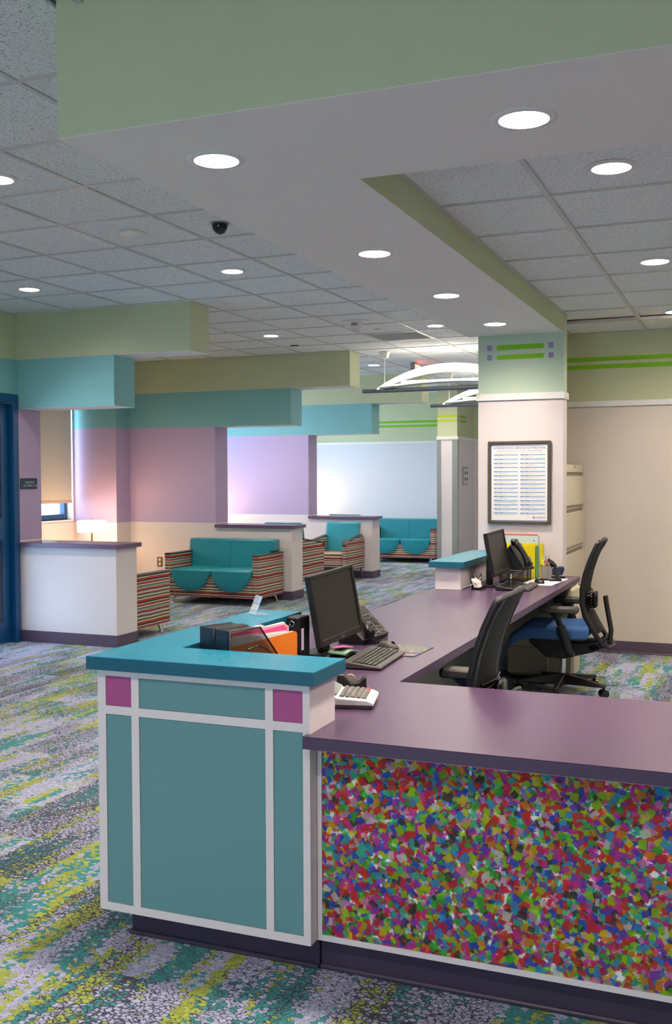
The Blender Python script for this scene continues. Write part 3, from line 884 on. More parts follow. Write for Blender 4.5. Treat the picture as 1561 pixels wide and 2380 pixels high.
DL = [((-1.70, 3.125, SB), 'round downlight in the white soffit over the teal counter, nearest the front corner'),
      ((-.651, 3.127, SB), 'largest round downlight, in the arm of the soffit over the purple counter'),
      ((-1.703, 4.708, SB), 'downlight in the long soffit, second one along it from the front corner'),
      ((-1.703, 5.964, SB), 'downlight in the long soffit, third one along it from the front corner'),
      ((-1.702, 7.203, SB), 'downlight in the long soffit, last one before the notice pillar'),
      ((-3.50, 4.167, CZ), 'downlight in the tiled ceiling cut by the left edge of the photo'),
      ((-5.30, 6.66, CZ), 'downlight in the tiled ceiling in front of the blue door'),
      ((-3.50, 6.66, CZ), 'downlight in the tiled ceiling behind the black dome camera'),
      ((-4.715, 9.83, CZ), 'downlight in the tiled ceiling before the smoke detector'),
      ((-2.92, 9.83, CZ), 'downlight in the tiled ceiling close to the soffit, by the return grille'),
      ((-4.70, 12.95, CZ), 'downlight in the tiled ceiling left of the exit sign'),
      ((-4.67, 15.46, CZ), 'smallest downlight in the tiled ceiling, past the last bay header'),
      ((-.528, 4.196, RZ), 'downlight in the office ceiling nearest the soffit arm'),
      ((-.526, 6.115, RZ), 'middle downlight in the office ceiling at the right edge'),
      ((-.54, 8.04, RZ), 'farthest downlight in the office ceiling before the striped wall')]
for p, l in DL: make_downlight(l, p)
for p in ((-6.52, 9.83, CZ), (-3.5, 1.0, CZ), (-5.3, 3.5, CZ), (-5.3, .5, CZ), (-1.0, .9, CZ), (-3.0, -1.6, CZ), (1.6, .9, CZ), (.75, 3.127, SB), (.75, 4.2, RZ), (2.0, 5.5, RZ), (.75, 6.1, RZ), (2.0, 8.0, RZ), (-6.52, 12.95, CZ), (-6.52, 15.9, CZ)):  # extra downlights out of view, added for brightness
    make_downlight('unseen downlight added to brighten the room', p, 'added downlights out of view')

dc = thing('dome_camera', 'black glass dome security camera in the tiled ceiling by the soffit', 'camera', (-2.918, 5.40, CZ))
k = MB(); k.lathe([(.0, -.002), (.052, -.004), (.058, -.001), (.058, .001)], n=28, caps=False); k.build('mounting_ring', M_GREY, dc, 40)
k = MB(); k.lathe([(.047, -.003), (.046, -.02), (.042, -.035), (.030, -.052), (.014, -.060), (.0, -.062)], n=28, caps=False); k.build('dome', M_BLACK_G, dc, 60)
sp = thing('ceiling_speaker', 'flat round white disc on the tiled ceiling', 'ceiling disc', (-3.518, 5.40, CZ))
k = MB(); k.lathe([(.0, -.012), (.06, -.012), (.078, -.008), (.082, .001)], n=32, caps=False); k.build('disc', M_PLASTIC_W, sp, 40)
fs = thing('fire_strobe', 'white fire alarm strobe on the tiled ceiling', 'alarm', (-3.55, 9.28, CZ))
k = MB(); k.lathe([(.0, -.008), (.11, -.008), (.122, -.003), (.122, .001)], n=32, caps=False); k.build('base_plate', M_PLASTIC_W, fs, 40)
k = MB(); k.lathe([(.070, -.008), (.066, -.055), (.050, -.075), (.0, -.080)], n=24, caps=False); k.build('strobe_body', M_PLASTIC_W, fs, 50)
k = MB(); k.lathe([(.044, -.072), (.040, -.10), (.0, -.108)], n=18, caps=False); k.build('strobe_lens', M_GLASS, fs, 50)
lettering('FIRE', .034, M_RED, fs, (.012, -.0705, -.036), FACE_Y, ex=.003)
sd = thing('smoke_detector', 'round white smoke detector on the tiled ceiling before the middle header', 'detector', (-4.754, 10.52, CZ))
k = MB(); k.lathe([(.0, -.022), (.050, -.022), (.062, -.016), (.062, .001)], n=24, caps=False); k.build('detector_base', M_PLASTIC_W, sd, 40)
k = MB(); k.lathe([(.046, -.022), (.044, -.036), (.0, -.036)], n=24, caps=False); k.build('sensor_ring', M_CHAR, sd, 40)
k = MB(); k.lathe([(.047, -.036), (.042, -.052), (.0, -.056)], n=24, caps=False); k.build('sensor_cap', M_PLASTIC_W, sd, 40)
for (x, y), l in (((-3.529, 9.86), 'small white sprinkler cover plate beside the fire strobe'), ((-3.29, 13.4), 'small white sprinkler cover plate above the pendant light'), ((-3.02, 13.0), 'white ceiling sensor next to the pillar above the pendant light')):
    t = thing('sprinkler_cover', l, 'sprinkler', (x, y, CZ))
    k = MB(); k.lathe([(.0, -.012), (.036, -.012), (.04, -.006), (.05, 0), (.05, .001)], n=24, caps=False); k.build('cover_plate', M_PLASTIC_W, t, 40)
rg = thing('return_grille', 'square grey return air grille set in the tiled ceiling', 'grille', ((XL[gi] + XL[gi + 1]) / 2, (YL[gj] + YL[gj + 1]) / 2, CZ))
k = MB()
for a in ((-.295, -.27, -.305, .305), (.27, .295, -.305, .305), (-.27, .27, -.305, -.28), (-.27, .27, .28, .305)): k.box(a[0], a[1], a[2], a[3], -.004, .016, b=.002)
k.build('grille_frame', M_TEE, rg)
k = MB(); k.box(-.275, .275, -.285, .285, .018, .022); k.build('grille_back', flat('grille_back_grey', '9A9994', .6, .3), rg)
k = MB(); k.box(-.27, .27, -.0012, .0012, -.004, .016); sl = k.mesh('slat', M_TEE)
for i in range(36): link('slat', sl, rg, (0, -.272 + i * .0155, 0), (R(-35), 0, 0))

# hanging arched lights
M_ARCH = emit('arch_diffuser', (1.0, .93, .80), PENDANT)
def make_pendant(label, y):
    t = thing('pendant_light', label, 'pendant light', (-3.287, y, 2.53), 0, 'arched pendant lights')
    H = 1.09
    k = MB(); k.tube([(-H, 0, 0), (H, 0, 0)], .026, 16); k.build('bar', M_GREY, t, 40)
    pts, rad = [], []
    for i in range(33):
        a = -1 + 2 * i / 32
        pts.append((a * .90, 0, .018 + .228 * (1 - a * a))); rad.append(.011 + .036 * (1 - abs(a) ** 2.5))
    k = MB(); k.tube(pts, rad, 14, flat=2.2, up=(0, 1, 0)); k.build('arch_diffuser', M_ARCH, t, 60)
    k = MB(); k.tube([(-.60, 0, .095), (.60, 0, .095)], .013, 10); k.build('lamp_tube', emit('fluorescent_tube', (1.0, .93, .82), 22.0), t, 60)
    pts2 = [(a, 0, .028 + .055 * (1 - (a / .86) ** 2)) for a in [-.86 + 1.72 * i / 24 for i in range(25)]]
    k = MB(); k.tube(pts2, .020, 10, flat=3.0, up=(0, 1, 0)); tr = k.build('reflector_trough', M_PLASTIC_W, t, 60)
    k = MB()
    for i in range(70):
        a = -.66 + 1.32 * i / 69; z = .028 + .055 * (1 - (a / .86) ** 2)
        k.box(a - .004, a + .004, -.064, -.055, z - .005, z + .005)
    k.build('perforations', emit('perforation_glow', (1, .95, .85), 2.0), tr)['kind'] = 'stuff'
    for s in (-1, 1):
        k = MB(); k.cyl((s * .83, -.02, .0), (s * .83, .02, .06), .018, n=10); k.build('end_bracket', M_PLASTIC_W, t, 40)
        k = MB(); k.cyl((s * .812, 0, .02), (s * .812, 0, CZ - 2.53 - .05), .0045, n=8); k.build('cord', M_PLASTIC_W, t, 40)
        k = MB(); k.rings([[(s * .812 + a * q, b * q, z) for a, b in ((-1, -1), (1, -1), (1, 1), (-1, 1))] for q, z in ((.035, CZ - 2.53 - .075), (.055, CZ - 2.53 - .001))]); k.build('canopy', M_PLASTIC_W, t)
    return t
make_pendant('white arched pendant light with grey bar, nearer one left of the pillar', 11.67)
make_pendant('white arched pendant light with grey bar, farther one half hidden by the pillar', 14.49)

ex = thing('exit_sign', 'red illuminated exit sign hanging from the tiled ceiling', 'sign', (-4.12, 12.95, CZ))
k = MB(); k.box(-.03, .03, -.13, .13, -.155, -.012, b=.004); k.build('sign_housing', M_GREY, ex)
k = MB(); k.box(-.04, .04, -.05, .05, -.012, 0); k.build('ceiling_canopy', M_PLASTIC_W, ex)
k = MB(); k.box(.030, .033, -.118, .118, -.145, -.022); k.build('sign_face', flat('exit_face_pink', 'F0C9C4', .4, .4), ex)
lettering('EXIT', .125, emit('exit_red_light', (1.0, .10, .07), 5.0), ex, (.0345, 0, -.084), FACE_X, ex=.001, sx=.85, bold=.004)

# ------------------------------------------------------------------ lounge seating
def soft(o, w=.02, seg=3):
    b = o.modifiers.new('soft_edge', 'BEVEL'); b.width = w; b.segments = seg; b.limit_method = 'ANGLE'; b.angle_limit = R(40)
    for p in o.data.polygons: p.use_smooth = True
    o.data.set_sharp_from_angle(angle=R(75))
    return o
def seat_leg(x, y, h, mat, splay=.03):
    sx, sy = (1 if x > 0 else -1), (1 if y > 0 else -1)
    k = MB(); k.cyl((x, y, h), (x + sx * splay, y + sy * splay * .3, .012), .022, .011, 12)
    k.cyl((x + sx * splay, y + sy * splay * .3, .012), (x + sx * splay, y + sy * splay * .3, 0), .018, .021, 14)
    return k
def make_loveseat(label, loc, rz, grp='striped loveseats with teal cushions'):
    t = thing('loveseat', label, 'loveseat', loc, rz, grp)
    k = MB(); k.box(-.546, .546, -.335, .33, .088, .34); soft(k.build('base', M_STRIPE, t), .012)
    for s in (-1, 1):
        k = MB(); a, b = sorted((s * .545, s * .628)); k.box(a, b, -.34, .335, .088, .578)
        arm = soft(k.build('arm', M_STRIPE, t), .01)
        k = MB(); k.box(a - .003, b + .003, -.345, .338, .578, .597, b=.006); k.build('arm_cap', M_WOODB, arm)
        k = MB(); k.box(s * .272 - .268, s * .272 + .268, -.34, .18, .30, .415)
        c = soft(k.build('seat_cushion', M_VINYL, t), .04, 4)
        # rounded apron hanging over the front
        k = MB(); n = 28
        def fn(a, b, cx=s * .272):
            ang = PI + PI * a; q = b
            x = .258 * math.cos(ang) * q; z = .245 * math.sin(ang) * q
            y = -.345 - .022 * math.sqrt(max(0, 1 - q * q)) - .012
            return (cx + x, y, .400 + z), (x * .3, -1, z * .3)
        k.sheet(fn, n, 8, .035); k.build('cushion_apron', M_VINYL, c, 60)
    poly = [(-.54, .38), (.54, .38), (.54, .600), (.585, .604), (.585, .748), (-.585, .748), (-.585, .604), (-.54, .600)]
    k = MB(); k.prism(poly, 1, .135, .30)
    k.v = [Vector((v.x, v.y + (v.z - .4) * .12, v.z)) for v in k.v]
    b = soft(k.build('backrest', M_VINYL, t), .035, 4)
    k = MB(); k.tube([(0, .137 + (z - .4) * .12, z) for z in (.42, .55, .70, .725)], .004, 6); k.build('seam', flat('dark_teal_seam', '14606A', .5, .3), b)
    for x in (-.53, .53):
        for y in (-.27, .27): seat_leg(x, y, .09, M_CHROME).build('leg', M_CHROME, t, 40)
    return t
ls = make_loveseat('striped loveseat with teal seat cushions against the middle bay wall', (-5.905, 10.975, 0), 0)
dup(ls, 'striped loveseat end seen behind the nearest white half wall', (-5.905, 8.345, 0), PI)
dup(ls, 'striped loveseat against the far pale wall beside the far pillar', (-5.69, 17.33, 0), 0)

def make_armchair(label, loc, rz, hb=.84, grp='striped armchairs with teal backs'):
    t = thing('armchair', label, 'armchair', loc, rz, grp)
    k = MB(); k.box(-.225, .225, -.33, .26, .215, .395); k.v = [Vector((v.x, v.y, v.z - (.025 if v.y > 0 else 0))) for v in k.v]
    soft(k.build('seat', [M_STRIPE], t), .03, 3)
    k = MB(); k.box(-.218, .218, -.325, .14, .396, .418, b=.012); k.build('seat_top', M_STRIPE_T, t, 60)
    for s in (-1, 1):
        a, b = sorted((s * .222, s * .298))
        k = MB(); k.prism([(-.36, .19), (.36, .16), (.36, .60), (.30, .645), (-.30, .585), (-.36, .52)], 0, a, b)
        arm = soft(k.build('arm', M_STRIPE, t), .018)
        k = MB(); k.tube([((a + b) / 2, y, z) for y, z in ((-.372, .53), (-.355, .568), (-.31, .592), (-.1, .612), (.28, .652))], .0115, 8, flat=3.4, up=(1, 0, 0)); k.build('arm_cap', M_WOODB, arm, 40)
    k = MB(); k.box(-.262, .262, .10, .20, .40, hb)
    k.v = [Vector((v.x, v.y + (v.z - .4) * .30, v.z)) for v in k.v]
    soft(k.build('backrest', M_VINYL, t), .03, 4)
    for x in (-.25, .25):
        for y in (-.31, .30):
            k = MB(); k.cyl((x, y, .20), (x, y + (.10 if y > 0 else -.03), 0), .020, .014, 12); k.build('leg', M_GREY, t, 40)
    k = MB(); k.box(-.24, .24, -.30, .26, .175, .215); k.build('under_frame', M_WOODB, t)
    return t
ac = make_armchair('striped armchair with teal back standing alone before the farthest half wall', (-5.585, 13.80, 0), 0)
dup(ac, 'teal backed armchair turned away behind the middle half wall', (-5.53, 12.13, 0), PI).scale = (1, 1, 1.1)
dup(ac, 'armchair of which only the teal back edge shows above the farthest half wall', (-5.83, 15.02, 0), PI).scale = (1, 1, 1.1)
dup(ac, 'armchair by the roller shade, a teal corner past the near bay wall', (-7.80, 9.35, 0), PI / 2)

M_SHADE_L = emit('lamp_shade_glow', (1.0, .70, .42), LAMP)
def make_lamp(label, x, y):
    tb = thing('end_table', 'small dark end table carrying the ' + label.split(' table ')[0] + ' lamp ' + label.split('shade ')[-1].replace('glowing table lamp ', ''), 'table', (x, y, 0), 0, 'end tables under the lamps')
    k = MB(); k.box(-.25, .25, -.25, .25, .48, .505, b=.006); k.build('table_top', M_WOODB, tb)
    for a in (-.22, .22):
        for b in (-.22, .22):
            k = MB(); k.cyl((a, b, 0), (a, b, .48), .015, n=10); k.build('leg', M_GREY, tb, 40)
    t = thing('table_lamp', label, 'lamp', (x, y, .505), 0, 'brass table lamps with white drum shades')
    k = MB(); k.lathe([(.0, 0), (.08, 0), (.08, .012), (.02, .022), (.011, .05), (.010, .36), (.016, .40), (.008, .42), (.0, .42)], n=20, caps=False); k.build('lamp_base', M_BRASS, t, 40)
    k = MB(); k.lathe([(.166, .332), (.172, .334), (.172, .468), (.166, .470), (.164, .40)], n=40, caps=False); k.build('lamp_shade', M_SHADE_L, t, 40)
    k = MB(); k.cyl((0, 0, .42), (0, 0, .485), .006, n=8); k.lathe([(.0, .485), (.01, .487), (.0, .50)], n=10, caps=False); k.build('finial', M_BRASS, t, 40)
    return t
make_lamp('glowing table lamp with white drum shade in the nearest bay', -7.545, 10.60)
make_lamp('glowing table lamp hidden behind the middle bay wall', -7.75, 13.75)
make_lamp('glowing table lamp hidden behind the farthest bay wall', -7.6, 17.2)

def make_shade(label, y0, y1, drop):
    rs = thing('roller_shade', label, 'shade', (-8.112, (y0 + y1) / 2, 2.50)); w = (y1 - y0) / 2
    k = MB(); k.box(-.003, 0, -w, w, -drop, 0); k.build('shade_cloth', M_SHADE, rs)
    k = MB(); k.box(-.012, .010, -w, w, -drop - .035, -drop, b=.004); k.build('hem_bar', flat('beige_hem', 'B3A08F', .6, .3), rs)
    k = MB(); k.cyl((-.0, -w, .03), (-.0, w + .01, .03), .03, n=16); k.build('roller', M_PLASTIC_W, rs, 40)
make_shade('beige roller shade drawn down over the window of the nearest bay', 8.8, 10.975, 1.285)

ol = thing('wall_outlet', 'brass wall outlet beside the loveseat on the middle bay wall', 'outlet', (-7.06, 11.383, .42))
k = MB(); k.box(-.04, .04, -.008, -.0005, -.062, .062, b=.003); k.build('cover_plate', M_BRASS, ol)
k = MB()
for z in (-.028, .028): k.box(-.016, .016, -.010, -.008, z - .018, z + .018, b=.001)
k.build('receptacle', M_PLASTIC_W, ol)

# ------------------------------------------------------------------ office chairs (front towards local +y)
def make_office_chair(label, loc, rz, arm_z=.60, zs=1.0, grp='black mesh task chairs'):
    t = thing('office_chair', label, 'chair', loc, rz, grp)
    t.scale = (1, 1, zs)
    k = MB(); k.cyl((0, 0, .055), (0, 0, .135), .038, .034, 20); k.build('base_hub', M_BLACK, t, 40)
    k = MB(); k.cyl((0, 0, .135), (0, 0, .40), .021, n=18); k.build('gas_column', M_CHROME, t, 40)
    for i in range(5):
        a = R(90 + 72 * i + 16); c, s = math.cos(a), math.sin(a)
        k = MB()
        rs_ = []
        for q, w, z0, z1 in ((.025, .030, .060, .130), (.16, .025, .065, .112), (.30, .019, .068, .090), (.318, .016, .070, .088)):
            rs_.append([(c * q - s * e, s * q + c * e, z) for e, z in ((-w, z0), (w, z0), (w * .7, z1), (-w * .7, z1))])
        k.rings(rs_); leg = soft(k.build('base_leg', M_BLACK, t), .006, 2)
        k = MB(); px_, py_ = c * .305, s * .305
        ca = a + 1.0
        d = Vector((-math.sin(ca), math.cos(ca), 0))
        for e in (-.017, .017):
            p = Vector((px_, py_, .028)) + d * e
            k.cyl(p - d * .009, p + d * .009, .028, n=20)
        k.cyl((px_, py_, .03), (px_, py_, .07), .011, n=10); k.build('caster', M_BLACK_G, leg, 40)
    k = MB(); k.prism([(.20, .40), (.22, .36), (.10, .255), (-.02, .25), (-.22, .305), (-.26, .345), (-.25, .375), (-.05, .37), (.02, .40)], 0, -.11, .11)
    soft(k.build('tilt_mechanism', M_BLACK, t), .012, 2)
    k = MB(); k.box(-.235, .235, -.18, .30, .395, .42, b=.01); k.build('seat_pan', M_BLACK, t, 40)
    def seat_fn(a, b):
        y = -.20 + .53 * a; x = -.25 + .50 * b
        z = .492 + .010 * math.sin(a * PI) * -1 + .012 * abs(2 * b - 1) ** 3
        if a > .72: z -= ((a - .72) / .28) ** 2 * .085
        z -= .022 * max(0, abs(2 * b - 1) - .82) / .18
        return (x, y, z), (0, 0, 1)
    k = MB(); k.sheet(seat_fn, 18, 14, .078); soft(k.build('seat_cushion', M_BLUEFAB, t), .018, 3)
    prof = [(-.285, .365), (-.262, .40), (-.215, .48), (-.172, .56), (-.152, .64), (-.152, .74), (-.172, .84), (-.205, .94), (-.238, 1.015), (-.252, 1.045)]
    def at_z(z):
        for (y0, z0), (y1, z1) in zip(prof, prof[1:]):
            if z0 <= z <= z1: return y0 + (y1 - y0) * (z - z0) / (z1 - z0)
        return prof[-1][0]
    def wid(z): return .208 - .02 * max(0, (.56 - z) / .2)
    k = MB()
    loop = [Vector((wid(z), y, z)) for y, z in prof]
    rail = loop + [Vector((wid(1.05) - .004, -.257, 1.054)), Vector((wid(1.05) - .016, -.262, 1.061)), Vector((.10, -.274, 1.064)), Vector((0, -.278, 1.064)), Vector((-.10, -.274, 1.064)), Vector((-wid(1.05) + .016, -.262, 1.061)), Vector((-wid(1.05) + .004, -.257, 1.054))] + [Vector((-p.x, p.y, p.z)) for p in loop[::-1]] + [Vector((-.17, -.315, .352)), Vector((0, -.345, .350)), Vector((.17, -.315, .352))]
    k.tube(rail, .0105, 8, flat=1.5, closed=True, up=(0, 1, 0)); k.build('back_frame', M_BLACK, t, 60)
    def back_pt(x, z):
        w = wid(z)
        return Vector((x, at_z(min(z, 1.045)) - .030 * (1 - (x / w) ** 2) + (-.016 * max(0, (z - 1.0) / .06)), z))
    k = MB()
    for s in (-1, 1):
        k.sheet(lambda a, b: (back_pt(s * (wid(.40 + .655 * a) - .004 - .045 * b), .40 + .655 * a) + Vector((0, -.010 * (1 - b), 0)), (0, -1, 0)), 22, 2, .005)
    k.build('back_border', flat('dark_charcoal_plastic', '1E1E1D', .5, .4), t, 60)
    def mesh_fn(a, b):
        z = .44 + .62 * a; w = wid(z) - .045
        return back_pt(w * (2 * b - 1), z), (0, -1, 0)
    k = MB(); k.sheet(mesh_fn, 18, 10, .003); k.build('back_mesh', M_MESHB, t, 60)
    for s in (-1, 1):
        k = MB(); k.tube([(s * .18, -.27, .365), (s * .15, -.24, .34), (s * .09, -.20, .335)], .022, 8); k.build('back_bracket', M_BLACK, t, 50)
    k = MB()
    for i in range(6):
        z = .60 + i * .022
        k.tube([(-.15, at_z(z) - .028, z), (0, at_z(z) - .050, z), (.15, at_z(z) - .028, z)], .006, 6)
    k.box(-.06, .06, -.235, -.205, .60, .71, b=.01); k.build('lumbar_pad', M_BLACK_G, t, 50)
    k = MB(); k.tube([(0, -.315, .355), (0, -.325, .45), (0, -.305, .56), (0, -.285, .68)], .017, 8, flat=2.6, up=(1, 0, 0)); k.build('back_spine', flat('dark_charcoal_plastic', '1E1E1D', .5, .4), t, 50)
    for s in (-1, 1):
        k = MB(); k.tube([(s * .20, -.08, .30), (s * .272, -.075, .33), (s * .285, -.05, .42), (s * .285, -.02, arm_z - .10)], .031, 10, flat=.72, up=(1, 0, 0)); a_ = k.build('arm_post', M_BLACK, t, 50)
        k = MB(); k.tube([(s * .285, -.02, arm_z - .10), (s * .285, -.005, arm_z - .045), (s * .285, 0, arm_z - .012)], [.020, .022, .055], 10, flat=.7, up=(1, 0, 0)); k.build('arm_neck', M_BLACK, a_, 50)
        k = MB(); k.box(s * .285 - .045, s * .285 + .045, -.14, .105, arm_z - .012, arm_z + .030, b=.010); k.build('arm_pad', M_CHAR, t, 40)
    return t
make_office_chair('black mesh task chair with a blue seat at the far desk', (-1.215, 7.17, 0), R(92))
make_office_chair('black mesh task chair pulled up to the near desk, back towards us', (-1.138, 3.985, 0), R(90), .66, .982)

# ------------------------------------------------------------------ things on the desk (front towards local +x)
def make_monitor(label, x, y, zb, yaw, tilt, roll, w, h, brand=True):
    t = thing('computer_monitor', label, 'monitor', (x - .07, y, DZ), yaw, 'black desk monitors')
    dz = zb - DZ
    k = MB(); k.box(-.11, .05, -.11, .11, 0, .012, b=.006); k.build('stand_base', M_BLACK, t)
    k = MB(); k.box(-.045, -.015, -.035, .035, .012, dz + .16, b=.006); k.build('stand_neck', M_BLACK, t)
    T = Matrix.Translation((.07, 0, dz)) @ Matrix.Rotation(-tilt, 4, 'Y') @ Matrix.Rotation(roll, 4, 'X')
    def tk(): k = MB(); k.M = T; return k
    bz = .017
    k = tk()
    k.box(-.028, 0, -w / 2, -w / 2 + bz, 0, h, b=.003); k.box(-.028, 0, w / 2 - bz, w / 2, 0, h, b=.003)
    k.box(-.028, 0, -w / 2 + bz, w / 2 - bz, h - bz, h, b=.003); k.box(-.028, 0, -w / 2 + bz, w / 2 - bz, 0, .026, b=.003)
    k.build('bezel', M_BLACK, t)
    k = tk(); k.box(-.024, -.006, -w / 2 + bz, w / 2 - bz, .026, h - bz); k.build('screen', M_SCREEN, t)
    k = tk(); k.rings([[(xx, sx * a, h / 2 + sz * b) for sx, sz in ((-1, -1), (1, -1), (1, 1), (-1, 1))] for xx, a, b in ((-.028, w / 2 - .004, h / 2 - .004), (-.048, w / 2 - .05, h / 2 - .05), (-.062, .08, .08))]); k.build('rear_shell', M_BLACK, t)
    if brand:
        o = lettering('DELL', .013, M_GREY, t, (0, 0, 0), (0, 0, 0), ex=.0003)
        o.matrix_local = T @ Matrix.Translation((.0006, 0, .013)) @ Matrix.Rotation(R(90), 4, 'Z') @ Matrix.Rotation(R(90), 4, 'X')
    k = tk(); k.box(0, .0006, -w / 2 + .02, w / 2 - .02, .0235, .0245); k.build('bezel_line', M_CHAR, t)
    return t
make_monitor('dark square monitor tilted back on the near desk, behind the teal counter', -1.619, 4.082, .807, R(-7.7), R(8.7), R(3.6), .376, .30)
mf = make_monitor('dark monitor on the far desk below the framed notice', -1.604, 7.054, .825, R(-5.3), R(10.4), R(2.4), .376, .30, False)
k = MB(); k.M = Matrix.Translation((.07, .17, .07)); k.box(.0, .001, -.012, .012, -.035, 0); k.build('paper_tag', M_PAPER, mf)

def make_keyboard(label, x, y, yaw, L, D, rest=False):
    t = thing('keyboard', label, 'keyboard', (x, y, DZ), yaw, 'black computer keyboards')
    k = MB(); k.prism([(-D / 2, .003), (D / 2, .003), (D / 2, .011), (D / 2 - .01, .014), (-D / 2 + .01, .031), (-D / 2, .026)], 1, -L / 2, L / 2)
    soft(k.build('keyboard_case', M_CHAR if not rest else M_BLACK, t), .004, 2)
    k = MB()
    pitch = .0172; n = int((L - .03) / pitch)
    sl = -.017 / (D - .02)
    for rI in range(6):
        xx = D / 2 - .034 - rI * pitch
        j = 0
        while j < n:
            wk = 1
            if rI == 0 and j == 4: wk = 5
            elif j in (0, n - 2) and rI in (1, 2, 3): wk = 2
            wk = min(wk, n - j)
            y0 = -L / 2 + .016 + j * pitch
            z = .0142 + (D / 2 - .01 - xx) * -sl
            if rI == 5: k.box(xx - .004, xx + .004, y0 + .002, y0 + wk * pitch - .003, z - .002, z + .004, b=.001)
            else: k.box(xx - .0072, xx + .0072, y0 + .0012, y0 + wk * pitch - .0012, z - .003, z + .006, b=.0015)
            j += wk
    k.build('keys', flat('worn_black_keys', '38352F', .3, .5) if not rest else M_BLACK_G, t)['kind'] = 'stuff'
    if rest:
        k = MB(); k.prism([(D / 2 + .004, .002), (D / 2 + .075, .002), (D / 2 + .075, .010), (D / 2 + .06, .022), (D / 2 + .02, .024), (D / 2 + .004, .014)], 1, -L / 2, L / 2)
        soft(k.build('wrist_rest', M_CHAR, t), .006, 2)
    else:
        k = MB()
        for yy in (-L / 2 + .012, L / 2 - .012): k.box(-D / 2 + .004, -D / 2 + .014, yy - .006, yy + .006, 0, .006)
        k.build('foot', M_BLACK, t)
    return t
make_keyboard('black keyboard with worn shiny keys on the near desk', -1.447, 3.985, R(4), .40, .165)
make_keyboard('black keyboard with a padded wrist rest on the far desk', -1.525, 6.955, R(2), .40, .15, True)

def make_mouse(label, x, y, z, yaw, mt):
    t = thing('computer_mouse', label, 'mouse', (x, y, z), yaw, 'computer mice')
    def fn(a, b):
        th = PI * b; ph = 2 * PI * a
        q = math.sin(th * .5)
        return (.056 * q * math.cos(ph) * (1 if math.cos(ph) > 0 else .95), .033 * q * math.sin(ph), .034 * max(0, math.cos(th * .5)) ** .75 * (1 - .18 * q * math.cos(ph)) + .001), (0, 0, 1)
    k = MB(); k.sheet(fn, 24, 10); k.build('mouse_body', mt, t, 60)
    k = MB(); k.cyl((.028, -.004, .029), (.028, .004, .029), .009, n=14); k.build('scroll_wheel', M_BLACK_G, t, 40)
    k = MB(); k.tube([(.052 * math.cos(a), .030 * math.sin(a), .006) for a in [2 * PI * i / 24 for i in range(24)]], .004, 6, closed=True); k.build('side_band', M_BLACK_G, t, 40)
    return t
def pad_mat():
    t = NT('dark_floral_print'); p = t.vec('Object')
    c = t.ramp(t.noise(p, 26, 4, .7), [(0, lin('20263C')), (.42, lin('3A4A56')), (.50, lin('6A7A5C')), (.55, lin('3B2E3F')), (.60, lin('B35A42')), (.66, lin('C9A07A')), (.75, lin('4C3F5A'))])
    v = t.noise(p, 8, 1)
    t.put(t.p.inputs['Base Color'], t.mix(t.math('GREATER_THAN', v, .56), c, lin('33456E')))
    t.p.inputs['Roughness'].default_value = .5
    return t.mat
mp = thing('mouse_pad', 'dark floral mouse pad beside the near keyboard', 'mouse pad', (-1.425, 4.272, DZ), R(-2))
k = MB(); k.box(-.105, .105, -.13, .13, 0.0003, .0035, b=.001); k.build('pad_sheet', pad_mat(), mp)
make_mouse('charcoal mouse on the floral mouse pad', -1.488, 4.275, DZ + .0036, R(-20), M_CHAR)
pp = thing('paper_sheet', 'white paper sheet under the mouse on the far desk', 'paper', (-1.395, 7.45, DZ), R(-4))
k = MB(); k.box(-.115, .115, -.27, .25, .0003, .0015); k.build('sheet', M_PAPER, pp)
make_mouse('black mouse on the white sheet of the far desk', -1.405, 7.31, DZ + .0016, R(-60), M_BLACK)

